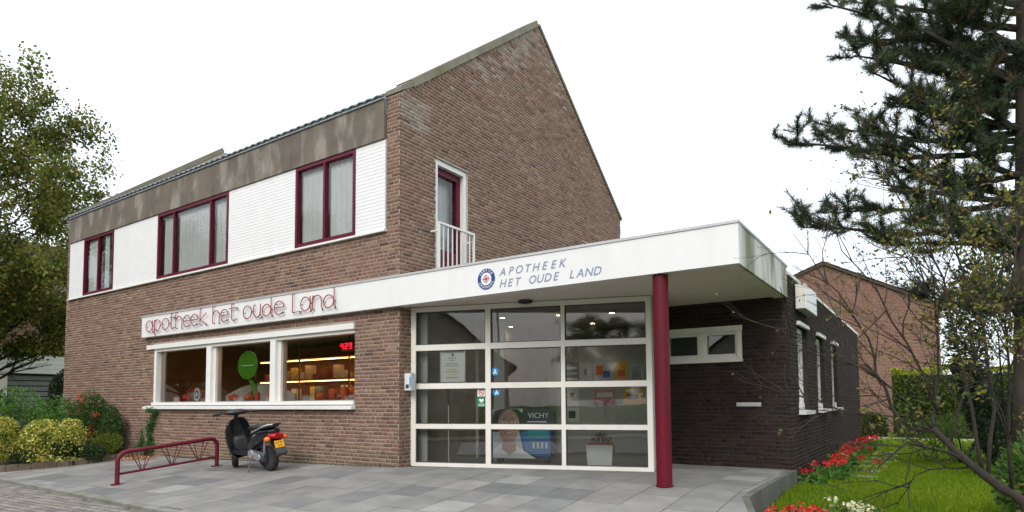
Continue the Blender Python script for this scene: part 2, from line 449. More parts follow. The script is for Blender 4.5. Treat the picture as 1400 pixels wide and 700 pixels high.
# forecourt of square slabs
def xright(y): return -1.722 if y > 7.11 else -1.722+.33*(7.11-y)
fc = MB()
fx = [-16.6, -14, -11, -9, -6.9, -5, -3, 99]; fy = [0, 5.5, 6.3, 7.1, 7.3, 8.5, 10.2]
fc.v = []
for y in fy:
    for x in fx:
        x = xright(y if y else 4.0)-.01 if x == 99 else x
        yy = road_edge(x) if y == 0 else y
        fc.v.append((x, yy, gz(x, yy)-.014))
nx = len(fx); fc.f = [(j*nx+i, j*nx+i+1, (j+1)*nx+i+1, (j+1)*nx+i) for j in range(len(fy)-1) for i in range(nx-1)]
fore = tag(fc.build('forecourt', 'slab_joint'), kind='structure')
glO = Vector((-6.929, 7.591, 0)); gu = Vector((math.cos(GANG), math.sin(GANG), 0)); gn = Vector((math.sin(GANG), -math.cos(GANG), 0))
GL = Frame(glO, gu, gn)
def inside_forecourt(x, y):
    if y < road_edge(x)+.05: return False
    bed = -16.45+.76*(y-5.1)
    if x < bed: return False
    if x < -6.95: return y < 7.3
    if x < -3.35:
        return (Vector((x, y, 0))-glO).dot(gn) > -.03
    return x < xright(y) and y < 10.03
slabs = []
X0, Y0g = -4.30, 5.86
for j in range(-4, 10):
    for i in range(-25, 8):
        off = 0.25 if False else 0.0
        x0 = X0+i*.5+off; y0 = Y0g+j*.5
        xc, yc = x0+.25, y0+.25
        xa, xb = x0+.004, x0+.496
        ya, yb = y0+.004, y0+.496
        pts = [(xa, ya), (xb, ya), (xb, yb), (xa, yb)]
        if not any(inside_forecourt(*p) for p in pts): continue
        q = []
        for (x, y) in pts:
            y = max(y, road_edge(x)+.006)
            if x < -6.95: y = min(y, 7.32)
            y = min(y, 10.06); x = min(x, xright(y))
            q.append((x, y))
        if abs(q[0][0]-q[1][0]) < .05 or abs(q[3][1]-q[0][1]) < .03: continue
        slabs.append(q)
PAL = [(.2, .197, .185), (.22, .216, .2), (.185, .183, .175), (.15, .152, .152), (.245, .24, .222), (.205, .198, .18), (.17, .171, .168)]
slabs.sort(key=lambda q: -abs((proj((*q[2], 0))[0]-proj((*q[0], 0))[0])*(proj((*q[3], 0))[1]-proj((*q[1], 0))[1])))
rest = MB()
for k, q in enumerate(slabs):
    mb = rest if k >= 300 else MB()
    ht = random.uniform(-.0015, .0025)
    mb.hexa([(x, y, gz(x, y)-.012) for x, y in q]+[(x, y, gz(x, y)+ht) for x, y in q])
    if k < 300:
        ctr = Vector((sum(p[0] for p in q)/4, sum(p[1] for p in q)/4, 0))
        o = mb.build('paving_slab', 'slab', fore, loc=ctr)
        c = random.choice(PAL); b = random.uniform(.92, 1.08)
        if random.random() < .05: c = (.29, .29, .275)
        if random.random() < .06: c = (.1, .105, .11)
        c = [q_*.6+w_*.4 for q_, w_ in zip(c, (.205, .201, .188))]; o.color = (c[0]*b, c[1]*b, c[2]*b, 1)
if rest.v:
    o = rest.build('paving_slabs', 'slab', fore, kind='stuff'); o.color = (.18, .18, .175, 1)
# raised edge of the entrance platform beside the lawn: kerb stones with a concrete face
for (xa, ya, xb, yb) in [(-1.72, 7.12, -1.72, 8.1), (-1.72, 8.11, -1.72, 9.09), (-1.72, 9.1, -1.72, 10.0), (xright(6.2), 6.2, xright(6.65), 6.65), (xright(6.66), 6.66, -1.72, 7.11), (xright(5.6), 5.6, xright(6.19), 6.19), (xright(4.6), 4.6, xright(5.59), 5.59)]:
    mb = MB()
    c = [(xa, ya, -.55), (xa+.07, ya, -.55), (xb+.07, yb, -.55), (xb, yb, -.55)]
    t = [(xa, ya, gz(xa, ya)+.003), (xa+.07, ya, gz(xa, ya)+.003), (xb+.07, yb, gz(xb, yb)+.003), (xb, yb, gz(xb, yb)+.003)]
    mb.hexa(c+t); mb.build('edge_stone', 'edge_concrete', fore)

# ------------------------------------------------------------------ bricks
BRH, COURSE, BRL, PITCH_B = .051, .0615, .211, .222
def brick_palette(kind, n):
    if kind == 'brown':
        base = np.array([[.19, .112, .08], [.165, .093, .068], [.22, .136, .095], [.13, .074, .06], [.26, .175, .118], [.07, .046, .042], [.2, .098, .072]])
        p = [.29, .25, .17, .14, .06, .025, .065]
    elif kind == 'dark':
        base = np.array([[.033, .023, .019], [.025, .018, .016], [.042, .028, .022], [.035, .019, .016], [.019, .015, .015]]); p = [.3, .25, .15, .2, .1]
    else:
        base = np.array([[.25, .135, .098], [.22, .12, .09], [.28, .155, .112], [.19, .1, .08]]); p = [.35, .3, .2, .15]
    c = base[rng.choice(len(base), n, p=p)]
    c = c*.72+base[:2].mean(0)*.28
    if kind == 'brown': c = (c*.95+c.mean(1)[:, None]*.05)*1.07
    return c*rng.uniform(.9, 1.1, (n, 1))
BRICKS = []      # (frame, a0, a1, z0, colour, wallkey)
def brick_fill(key, F, z0, z1, intervals, kind, proud=.004, whiten=None):
    k = 0; z = z0
    while z+BRH < z1+.005:
        zm = z+BRH/2
        off = (0, .111, .055, .166)[(k*7+(k//2)*3) % 4] if True else 0
        for (a, b) in intervals(zm):
            s = math.floor((a-off)/PITCH_B)*PITCH_B+off
            while s < b:
                x0, x1 = max(s, a), min(s+BRL, b)
                if random.random() < .16 and x1-x0 > .2:
                    xm = (x0+x1)/2
                    BRICKS.append([F, x0, xm-.0055, z, key, kind, proud]); BRICKS.append([F, xm+.0055, x1, z, key, kind, proud])
                elif x1-x0 > .035: BRICKS.append([F, x0, x1, z, key, kind, proud])
                s += PITCH_B
        z += COURSE; k += 1
def wall_core(F, rects, holes, t, mb):
    """rects: (a0,a1,z0,z1); holes cut out; boxes of thickness t behind the plane"""
    for (a0, a1, z0, z1) in rects:
        zs = sorted({z0, z1, *[q for h_ in holes for q in h_[2:4] if z0 < q < z1]})
        for zi, zj in zip(zs, zs[1:]):
            zm = (zi+zj)/2; cur = a0
            for h_ in sorted(h_ for h_ in holes if h_[2] < zm < h_[3] and h_[1] > a0 and h_[0] < a1):
                if h_[0] > cur: F.box(mb, cur, h_[0], zi, zj, -t, 0)
                cur = max(cur, h_[1])
            if cur < a1: F.box(mb, cur, a1, zi, zj, -t, 0)
def cut(a, b, holes, zm):
    res = [(a, b)]
    for h_ in holes:
        if h_[2]-.03 < zm < h_[3]+.03:
            new = []
            for (p, q) in res:
                if h_[1] <= p or h_[0] >= q: new.append((p, q)); continue
                if h_[0] > p: new.append((p, h_[0]))
                if h_[1] < q: new.append((h_[1], q))
            res = new
    return res

shop = thing('pharmacy_building', 'brown brick pharmacy with steep gable, white canopy and glazed angled entrance', 'building', (-7, 9, 0))
XL, XR, YF = -19.17, -6.92, 7.313          # left end, right end, front plane
XA, YA, YB = -1.72, 10.05, 20.8            # annexe right wall, recess wall, rear end
FRONT = Frame((0, YF, 0), (1, 0, 0), (0, -1, 0))
GABLE = Frame((XR, 0, 0), (0, 1, 0), (1, 0, 0))
RECESS = Frame((0, YA, 0), (1, 0, 0), (0, -1, 0))
SIDE = Frame((XA, 0, 0), (0, 1, 0), (1, 0, 0))
RIDGE_Y, RIDGE_Z, EAVE_Z, REAR_Y = 11.69, 9.40, 6.06, 16.07
# --- front wall
shop_hole = (-14.47, -7.94, 1.0, 2.345)
band = (-18.97, -7.22, 3.82, 6.2)
fh = [shop_hole]
mb = MB(); wall_core(FRONT, [(XL+.01, XR-.01, -.45, 3.815)], fh, .3, mb)
FRONT.box(mb, XL+.01, -18.975, 3.815, 5.95, -.3, 0); FRONT.box(mb, -7.215, XR-.01, 3.815, 6.05, -.3, 0)
front_wall = mb.build('front_wall', 'mortar', shop)
def iv_front(zm):
    r = [(XL, XR)]
    if zm > 3.79: r = [(XL, -18.98), (-7.21, XR)]
    if 2.55 < zm < 3.0: r = [(XL, -14.86)]
    return [iv for (a, b) in r for iv in cut(a, b, fh, zm)]
brick_fill('front_wall', FRONT, -.43, 6.04, iv_front, 'brown')
# left end wall of the building (edge on)
mb = MB(); LEFTW = Frame((XL, 0, 0), (0, -1, 0), (-1, 0, 0)); LEFTW.box(mb, -REAR_Y, -YF-.01, -.5, 5.95, -.3, 0)
mb.prism([(XL, YF+.01, 5.95), (XL, REAR_Y, 5.95), (XL, RIDGE_Y, RIDGE_Z-.1)], (.3, 0, 0)); mb.build('end_wall', 'mortar', shop)
# --- gable wall
door_hole = (8.19, 9.11, 2.9, 5.25); win2_hole = (13.72, 14.5, 3.7, 4.93)
gh = [door_hole, win2_hole]
mb = MB(); wall_core(GABLE, [(YF+.02, REAR_Y-.02, 2.4, 6.0)], gh, .3, mb)
wall_core(GABLE, [(YF+.32, REAR_Y-.02, -.1, 2.4)], [], .3, mb)
wall_core(GABLE, [(YF+.02, 7.64, -.3, 2.4)], [], .3, mb)
mb.prism([(XR, YF+.02, 6.0), (XR, YF+.02, 6.055), (XR, RIDGE_Y, RIDGE_Z-.03), (XR, REAR_Y-.02, 6.04), (XR, REAR_Y-.02, 6.0)], (-.3, 0, 0))
gable_wall = mb.build('gable_wall', 'mortar', shop)
SL = (RIDGE_Z-EAVE_Z)/(RIDGE_Y-YF); SR = (RIDGE_Z-EAVE_Z)/(REAR_Y-RIDGE_Y)
def iv_gable(zm):
    if zm < 2.52: r = [(YF-.006, 7.64)]
    elif zm < 2.98: return []
    elif zm < EAVE_Z-.04: r = [(YF-.006, REAR_Y)]
    else: r = [(YF+(zm+.05-EAVE_Z)/SL, REAR_Y-(zm+.05-EAVE_Z)/SR)]
    return [iv for (a, b) in r if b > a for iv in cut(a, b, gh, zm)]
brick_fill('gable_wall', GABLE, -.31, RIDGE_Z-.05, iv_gable, 'brown')
# --- recess wall and annexe side wall
rw_hole = (-3.63, -2.37, 1.63, 2.15)
mb = MB(); wall_core(RECESS, [(-3.72, XA-.01, -.6, 2.6)], [rw_hole], .3, mb); RECESS.box(mb, -2.3, XA-.01, 2.6, 2.94, -.3, 0)
recess_wall = mb.build('recess_wall', 'mortar_dark', shop)
brick_fill('recess_wall', RECESS, -.55, 2.93, lambda zm: cut(-3.72 if zm < 2.55 else XA-.5, XA, [rw_hole], zm), 'dark')
SWIN = [(10.82, 11.72), (12.82, 13.72), (14.82, 15.72)]
sh = [(a, b, .86, 2.2) for a, b in SWIN]
mb = MB(); wall_core(SIDE, [(YA+.01, YB-.01, -.6, 2.88)], sh, .3, mb)
mb.box(-8, XA-.31, YB-.3, YB-.01, -.6, 2.88)
side_wall = mb.build('side_wall', 'mortar_dark', shop)
brick_fill('side_wall', SIDE, -.55, 2.87, lambda zm: cut(YA-.006, YB, sh, zm), 'dark')
WALLOBJ = {'front_wall': front_wall, 'gable_wall': gable_wall, 'recess_wall': recess_wall, 'side_wall': side_wall}
for b in BRICKS:
    F, a0, a1, z, key, kind, pr = b
    am = (a0+a1)/2
    p0 = proj(F.p(a0, z)); p1 = proj(F.p(a1, z+BRH)); ok = 0 < p0[0] < 1400 and 0 < p0[1] < 690 and F.n.dot(CAMP-F.p(am, z)) > 0
    pc = proj(F.p(am, z))
    if key == 'recess_wall' and (pc[0] < 915 or z < 0 or z > 2.45): ok = False
    if key == 'side_wall' and z < -.2: ok = False
    if key == 'gable_wall' and z < 2.5: ok = False
    if 2.3 < z < 3.02 and key == 'front_wall': ok = False
    b.append(abs(p1[0]-p0[0])*abs(p1[1]-p0[1]) if ok and a1-a0 > .2 else 0)
order = sorted(range(len(BRICKS)), key=lambda i: -BRICKS[i][7]); single = set(order[:300])
pal = {k: brick_palette(k, len(BRICKS)) for k in ('brown', 'dark', 'red')}
fields = {}
single_mesh = {}
# a box proud of the mortar, slightly skewed edges
def brick_mesh(F, L, pr):
    key = (tuple(F.u), L)
    if key not in single_mesh:
        mb = MB(); G = Frame((0, 0, 0), F.u, F.n); e = .003
        c = [G.p(a, z_, d) for d in (0, pr) for (a, z_) in ((-L/2+e*(d > 0), -BRH/2+e*(d > 0)), (L/2-e*(d > 0), -BRH/2+e*(d > 0)), (L/2-e*(d > 0), BRH/2-e*(d > 0)), (-L/2+e*(d > 0), BRH/2-e*(d > 0)))]
        mb.add(c, [(4, 5, 6, 7), (0, 1, 5, 4), (1, 2, 6, 5), (2, 3, 7, 6), (3, 0, 4, 7)])
        me = bpy.data.meshes.new('brick'); me.from_pydata(mb.v, [], mb.f); me.materials.append(MATS['brick_single'])
        single_mesh[key] = me
    return single_mesh[key]
for i, b in enumerate(BRICKS):
    F, a0, a1, z, key, kind, pr, _ = b
    c = pal[kind][i].copy(); pr2 = pr+random.uniform(-.0015, .0025)
    am, zm = (a0+a1)/2, z+BRH/2
    if key == 'gable_wall':      # lime bloom under the verge near the ridge and at the corner
        d1 = (EAVE_Z+(am-YF)*SL)-zm if am < RIDGE_Y else (EAVE_Z+(REAR_Y-am)*SR)-zm
        wv = max(0, 1-d1/.9)*max(0, 1-abs(am-11.2)/2.6) + (.8 if (am < 8.0 and 5.5 < zm < 6.05) else 0)
        if random.random() < wv*1.2: c = c*.55+np.array([.2, .185, .17])*random.uniform(.5, 1)
    if key == 'front_wall' and zm < .25+gz(am, 7.3):   # splash zone at the foot of the wall: green-brown
        c = c*.7+np.array([.05, .05, .025])*random.uniform(.4, 1)
    if i in single:
        o = link('brick', brick_mesh(F, round(a1-a0, 3), pr2 if False else pr), WALLOBJ[key], loc=F.p(am, zm, 0))
        o.color = (*c, 1)
    else:
        fields.setdefault(key, []).append((F, a0, a1, z, pr2, c))
for key, L in fields.items():
    F = L[0][0]; n = len(L)
    A = np.array([(q[1], q[2], q[3], q[4]) for q in L]); u = np.array(F.u); nn = np.array(F.n); O = np.array(F.O); zz = np.array([0, 0, 1.])
    V = np.zeros((n, 8, 3)); e = .003
    for k, (sa, sz, d) in enumerate([(0, 0, 0), (1, 0, 0), (1, 1, 0), (0, 1, 0), (0, 0, 1), (1, 0, 1), (1, 1, 1), (0, 1, 1)]):
        a = np.where(sa, A[:, 1]-e*d, A[:, 0]+e*d); z = A[:, 2]+(BRH-e*d if sz else e*d)
        V[:, k] = O+a[:, None]*u+z[:, None]*zz+(A[:, 3]*d)[:, None]*nn
    f = np.array([[4, 5, 6, 7], [0, 1, 5, 4], [1, 2, 6, 5], [2, 3, 7, 6], [3, 0, 4, 7]])
    FF = ((np.arange(n)*8)[:, None, None]+f[None]).reshape(-1, 4)
    npmesh('brickwork', V.reshape(-1, 3), FF, 'brick', WALLOBJ[key], np.repeat(np.array([q[5] for q in L]), 8, 0), kind='stuff')

# ------------------------------------------------------------------ upper storey: concrete band, cladding, windows
UP = Frame((0, 7.285, 0), (1, 0, 0), (0, -1, 0))
xsplit = [-18.97, -17.0, -14.9, -12.2, -9.6, -7.225]
for a, b in zip(xsplit, xsplit[1:]):
    mb = MB(); UP.box(mb, a+.003, b-.003, 5.335, 6.0, -.2, .03); mb.build('concrete_fascia', 'concrete', shop)
WUP = [(-18.12, -16.5), (-14.4, -11.63), (-9.505, -7.925)]
mb = MB(); UP.box(mb, -18.965, -7.225, 3.78, 5.34, -.32, -.28)
mb2 = MB()
segs = [(-18.965, -18.125), (-16.495, -14.405), (-11.625, -9.51), (-7.92, -7.225)]
for a, b in segs:
    m0 = MB(); UP.box(m0, a, b, 3.83, 5.33, -.2, -.012); panel = m0.build('cladding_panel', 'cladding_back', shop)
    nb = 25; hh = 1.5/nb
    for i in range(nb):
        m1 = MB(); z0 = 3.83+i*hh
        a_, b_ = a+.002, b-.002
        c = [UP.p(a_, z0+.001, -.012), UP.p(b_, z0+.001, -.012), UP.p(b_, z0+hh, -.012), UP.p(a_, z0+hh, -.012),
             UP.p(a_, z0+.001, .0025), UP.p(b_, z0+.001, .0025), UP.p(b_, z0+hh-.0012, 0), UP.p(a_, z0+hh-.0012, 0)]
        m1.add(c, [(4, 5, 6, 7), (0, 1, 5, 4), (1, 2, 6, 5), (2, 3, 7, 6), (3, 0, 4, 7)])
        m1.build('cladding_board', 'cladding', panel)
mb = MB(); UP.box(mb, -18.99, -7.21, 3.795, 3.828, -.05, .035); mb.build('drip_moulding', 'white_paint', shop)
def curtain(F, a0, a1, z0, z1, d, parent, m='curtain', lam=.13, amp=.012):
    n = max(8, int((a1-a0)/.015)); mb = MB()
    ph = random.uniform(0, 6)
    for i in range(n+1):
        a = a0+(a1-a0)*i/n
        o = amp*math.sin(a/lam*2*math.pi+ph+1.3*math.sin(a*5))+.4*amp*math.sin(a*47)
        mb.v += [tuple(F.p(a, z0, d+o)), tuple(F.p(a+.01*math.sin(a*9), z1, d+o*.8))]
    mb.f = [(2*i, 2*i+2, 2*i+3, 2*i+1) for i in range(n)]
    return mb.build('curtain', m, parent, smooth=True)
mulls = [[-17.33], [-13.72, -12.28], [-8.72]]
for k, ((a, b), ms) in enumerate(zip(WUP, mulls)):
    z0, z1 = 3.84, 5.325
    mb = MB(); UP.rim(mb, a, b, z0, z1, .06, -.1, .012)
    wd = mb.build('upper_window', 'burgundy', shop)
    edges = [a+.06]+ms+[b-.06]
    for m_ in ms:
        m1 = MB(); UP.box(m1, m_-.026, m_+.026, z0+.06, z1-.06, -.09, .006); m1.build('mullion', 'burgundy', wd)
    for i, (p, q) in enumerate(zip(edges, edges[1:])):
        p2 = p if i == 0 else p+.026; q2 = q if i == len(edges)-2 else q-.026
        m1 = MB(); UP.quad(m1, p2, q2, z0+.06, z1-.06, -.035); m1.build('pane', 'glass_upper', wd)
        if (k, i) != (1, 1):
            m1 = MB(); UP.rim(m1, p2, q2, z0+.06, z1-.06, .014, -.06, -.012); m1.build('sash', 'burgundy', wd)
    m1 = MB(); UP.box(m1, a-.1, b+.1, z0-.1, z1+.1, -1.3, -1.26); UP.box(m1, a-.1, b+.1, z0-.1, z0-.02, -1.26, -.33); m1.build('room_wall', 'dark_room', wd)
    if k == 0:
        curtain(UP, a+.1, a+.72, z0+.05, z1-.02, -.085, wd); curtain(UP, b-.62, b-.42, z0+.05, z1-.02, -.085, wd)
    else:
        for p, q in ([(a+.04, b-.04)] if k == 2 else [(a+.04, -12.3), (-12.28, b-.04)]):
            curtain(UP, p, q, z0+.02, z1-.02, -.12, wd)
# ------------------------------------------------------------------ roof
TZ = 9.1
RP = Vector((0, RIDGE_Y-YF+.09, TZ-6.04)).normalized(); RNf = Vector((0, -RP.z, RP.y))
rlen = math.hypot(RIDGE_Y-YF+.09, TZ-6.04)
mb = MB()
mb.prism([(XL, YF-.05, 5.98), (XL, RIDGE_Y, TZ-.08), (XL, REAR_Y+.1, 5.95), (XL, REAR_Y, 5.75), (XL, RIDGE_Y, TZ-.3), (XL, YF, 5.75)], (XR-.3-XL, 0, 0))
roof = mb.build('roof', 'slate_tile', shop)
# pantiles: each a wavy piece overlapping the next course
V = []; F = []; C_ = []
ncol, nrow = 60, 18
tw = (XR-.3-XL)/ncol; tl = rlen/nrow
prof = [(0, .0), (.16, .014), (.34, .02), (.52, .014), (.68, .003), (.84, -.002), (1.02, .0)]
for j in range(nrow):
    for i in range(ncol):
        o = len(V); base = Vector((XL+i*tw, YF-.09, 6.02))+RP*(j*tl)
        for (s, lift) in ((-.02, .034), (1.04, .006)):
            for (t, hgt) in prof: V.append(base+Vector((tw*t, 0, 0))+RP*(s*tl)+RNf*(lift+hgt))
        n = len(prof)
        for t, hgt in prof: V.append(base+Vector((tw*t, 0, 0))+RP*(-.02*tl)+RNf*(.016+hgt))
        F += [(o+k, o+k+1, o+n+k+1, o+n+k) for k in range(n-1)]+[(o+2*n+k, o+2*n+k+1, o+k+1, o+k) for k in range(n-1)]
npmesh('roof_tiles', [tuple(v) for v in V], F, 'slate_tile', roof, kind='stuff')
for i in range(26):
    x0 = XL+i*.47; mb = MB()
    if x0+.46 > XR-.3: break
    mb.loft([[(x, RIDGE_Y+.14*math.sin(t), TZ-.05+.1*math.cos(t)) for t in [R(-95+38*k) for k in range(6)]] for x in (x0, x0+.455)])
    mb.build('ridge_tile', 'slate_tile', roof)
mb = MB(); UP.box(mb, -18.97, -7.225, 6.004, 6.085, -.06, .05); UP.box(mb, -18.97, -7.225, 5.996, 6.004, -.06, .06); mb.build('gutter', 'zinc', shop)
# gable coping stones
def rake(p0, p1, name, n, w0=.05, th=.1, x0=XR-.32, x1=XR+.035):
    p0, p1 = Vector(p0), Vector(p1); d = (p1-p0)/n; t = d.normalized(); up = Vector((0, -t.z, t.y)); up = up if up.z > 0 else -up
    for i in range(n):
        a = p0+d*i+t*.003; b = p0+d*(i+1)-t*.003; mb = MB()
        mb.hexa([(x0, *a[1:]), (x1, *a[1:]), (x1, *b[1:]), (x0, *b[1:]), (x0, *(a+up*th)[1:]), (x1, *(a+up*th)[1:]), (x1, *(b+up*th)[1:]), (x0, *(b+up*th)[1:])])
        mb.build(name, 'coping', gable_wall)
rake((0, YF+.3, EAVE_Z+.3*SL-.045), (0, RIDGE_Y, RIDGE_Z-.045), 'coping_stone', 6, th=.125)
rake((0, REAR_Y+.03, EAVE_Z-.05), (0, RIDGE_Y+.002, RIDGE_Z-.02), 'coping_stone', 7, th=.07)
rake((0, YF, EAVE_Z-.05), (0, RIDGE_Y, RIDGE_Z-.06), 'coping_stone', 6, th=.13, x0=XL-.03, x1=XL+.22)
mb = MB(); mb.box(XL, XL+.2, YF+.01, YF+.3, 5.951, 6.04); mb.prism([(XL+.01, YF+.02, 6.041), (XL+.01, RIDGE_Y, RIDGE_Z-.05), (XL+.01, RIDGE_Y, TZ-.4), (XL+.01, YF+.4, 5.96)], (.18, 0, 0)); mb.build('end_parapet', 'mortar', shop)
mb = MB(); mb.hexa([(-7.22, YF-.025, 6.05), (XR+.03, YF-.025, 6.05), (XR+.03, YF+.29, 6.05+.2), (-7.22, YF+.29, 6.25), (-7.22, YF-.025, 6.13), (XR+.03, YF-.025, 6.13), (XR+.03, YF+.29, 6.37), (-7.22, YF+.29, 6.37)]); mb.build('corner_stone', 'coping', gable_wall)
# ------------------------------------------------------------------ gable door with balcony rail
a0, a1, z0, z1 = door_hole
mb = MB(); GABLE.rim(mb, a0+.004, a1-.004, z0, z1-.004, .09, -.24, -.03); gd = mb.build('balcony_door', 'white_paint', shop)
mb = MB(); GABLE.rim(mb, a0+.095, a1-.095, z0+.1, z1-.095, .1, -.22, -.11, wb=.7, wt=.12); mb.build('door_leaf', 'burgundy', gd)
mb = MB(); GABLE.quad(mb, a0+.195, a1-.195, z0+.8, z1-.215, -.16); mb.build('pane', 'glass_upper', gd)
for i in range(6):
    mb = MB(); GABLE.box(mb, a0+.2, a1-.2, z0+.14+i*.107, z0+.235+i*.107, -.165, -.1); mb.build('door_board', 'burgundy', gd)
curtain(GABLE, a0+.05, a1-.05, z0+.7, z1-.1, -.34, gd)
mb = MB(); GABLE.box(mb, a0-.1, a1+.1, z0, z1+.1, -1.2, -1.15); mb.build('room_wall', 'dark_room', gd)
RL = Frame((-6.75, 0, 0), (0, 1, 0), (1, 0, 0))
mb = MB(); RL.box(mb, 8.06, 9.07, 4.03, 4.065, -.02, .02)
rail = mb.build('balcony_rail', 'white_paint', shop)
mb = MB(); RL.box(mb, 8.06, 9.07, 3.12, 3.15, -.015, .015); mb.build('lower_rail', 'white_paint', rail)
for i in range(9):
    y = 8.075+i*.1225; mb = MB(); r_ = .009 if 0 < i < 8 else .018
    RL.box(mb, y-r_, y+r_, 3.152 if 0 < i < 8 else 3.0, 4.028, -r_, r_); mb.build('baluster', 'white_paint', rail)
for y in (8.075, 9.055):
    mb = MB(); mb.box(-6.915, -6.772, y-.015, y+.015, 3.9, 3.93); mb.build('bracket', 'white_paint', rail)
# small rear window in the gable
a0, a1, z0, z1 = win2_hole
mb = MB(); GABLE.rim(mb, a0+.004, a1-.004, z0, z1-.003, .07, -.2, -.04); gw = mb.build('gable_window', 'white_paint', shop)
mb = MB(); GABLE.quad(mb, a0+.07, a1-.07, z0+.07, z1-.07, -.12); mb.build('pane', 'glass_upper', gw)
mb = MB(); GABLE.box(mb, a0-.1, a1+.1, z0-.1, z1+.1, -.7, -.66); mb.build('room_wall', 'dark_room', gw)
# ------------------------------------------------------------------ canopy and long fascia
YFA = 7.2
CAN = Frame((0, YFA, 0), (1, 0, 0), (0, -1, 0))
mb = MB(); mb.hexa([(-7.5, 7.3, 2.62), (XA-.03, 7.24, 2.62), (XA-.03, 10.2, 2.62), (-7.5, 10.2, 2.62), (-7.5, 7.3, 2.95), (XA-.03, 7.24, 2.95), (XA-.03, 10.2, 2.95), (-7.5, 10.2, 2.95)])
mb.box(-9, XA-.31, 10.2, YB-.31, 2.62, 2.93)
canopy = mb.build('canopy', 'soffit_joint', shop)
mb = MB(); CAN.box(mb, -14.84, XA+.015, 2.53, 2.985, -.1, 0); mb.build('fascia_board', 'fascia', canopy)
mb = MB(); mb.box(XA-.02, XA+.012, YFA+.102, YA-.012, 2.53, 2.985); o = mb.build('fascia_board', 'fascia_algae', canopy); o['label'] = 'end fascia streaked with green algae'
mb = MB(); CAN.box(mb, -14.85, XA+.02, 2.987, 3.02, -.14, .012); mb.build('roof_trim', 'alu_trim', canopy)
mb = MB(); mb.box(XA-.12, XA+.02, YFA+.142, YA+.05, 2.987, 3.02); mb.build('roof_trim', 'alu_trim', canopy)
mb = MB(); mb.box(XA-.12, XA+.025, YA+.053, YB, 2.885, 2.935); mb.build('roof_trim', 'white_paint', canopy)
mb = MB(); mb.box(-6.9, XA-.03, YFA+.104, YFA+.22, 2.532, 2.56); mb.box(XA-.17, XA-.03, YFA+.222, YA-.02, 2.532, 2.56); mb.build('soffit_border', 'soffit', canopy)
yb = YFA+.236; i = 0
while yb < YA-.03:
    y2 = min(yb+.094, YA-.008)
    mb = MB(); mb.box(-6.9, XA-.2, yb, y2, 2.556, 2.575); mb.build('soffit_board', 'soffit', canopy); yb += .1
mb = MB(); mb.lathe([(.001, 0), (.1, 0), (.11, -.012), (.1, -.04), (.06, -.05), (.001, -.05)], (-5.05, 8.08, 2.556), 20); mb.build('ceiling_lamp', 'print_black', canopy, smooth=40)
mb = MB(); mb.lathe([(.001, 0), (.092, 0), (.092, 2.53), (.001, 2.53)], (-2.655, 7.33, -.0), 28); colm = mb.build('column', 'column_red', shop, smooth=40)
mb = MB(); mb.lathe([(.093, 0), (.1, 0), (.1, .02), (.093, .025)], (-2.655, 7.33, 0.001), 28); mb.build('base_ring', 'column_red', colm, smooth=40)
# ------------------------------------------------------------------ shop window
SW = Frame((0, YF, 0), (1, 0, 0), (0, -1, 0))
mb = MB(); SW.box(mb, -14.47, -14.375, 1.03, 2.25, -.2, .0); SW.box(mb, -12.37, -11.905, 1.03, 2.25, -.2, .0) if False else None
swn = mb.build('shop_window', 'white_paint', shop)
for a, b in ((-12.365, -12.2), (-10.228, -10.07)):
    mb = MB(); SW.box(mb, a, b, 1.055, 2.2, -.2, .004); mb.build('mullion', 'white_paint', swn)
    mb = MB(); SW.box(mb, b+.002, b+.08, 1.055, 2.2, -.2, -.06); mb.build('mullion_return', 'cream_paint', swn)
mb = MB(); SW.box(mb, -14.74, -7.93, 2.252, 2.35, -.2, .045); mb.build('head_moulding', 'white_paint', swn)
mb = MB(); SW.box(mb, -14.372, -7.942, 2.19, 2.249, -.2, -.005); mb.build('head_rail', 'cream_paint', swn)
mb = MB(); SW.box(mb, -14.5, -7.94, .985, 1.052, -.2, .03); mb.build('bottom_rail', 'white_paint', swn)
mb = MB()
mb.hexa([SW.p(-14.76, .905, .1), SW.p(-7.91, .905, .1), SW.p(-7.91, .905, -.1), SW.p(-14.76, .905, -.1), SW.p(-14.76, .955, .1), SW.p(-7.91, .955, .1), SW.p(-7.91, .985, -.1), SW.p(-14.76, .985, -.1)])
mb.build('sill', 'white_paint', swn)
for a, b in ((-14.372, -12.367), (-12.12, -10.23), (-9.99, -7.942)):
    mb = MB(); SW.quad(mb, a, b, 1.054, 2.188, -.11); mb.build('pane', 'glass', swn)
# shop room: floor, sill shelf, walls, ceiling
mb = MB(); mb.box(-14.9, -8.2, YF+.31, 13.5, -.1, 0.0); mb.build('shop_floor', 'floor_tile', shop)
mb = MB(); mb.box(-14.9, -7.24, YF+.2, 8.0, .9, 1.07); mb.build('display_shelf', 'room_white', shop)
mb = MB(); mb.box(-15.0, -7.25, 12.2, 12.4, 0, 2.55); mb.box(-15.2, -15.0, YF+.31, 12.4, 0, 2.55); mb.build('room_wall', 'room_wall', shop)
mb = MB(); mb.box(-15.0, -7.25, YF+.31, 12.4, 2.5, 2.6); mb.build('shop_ceiling', 'room_grey', shop)
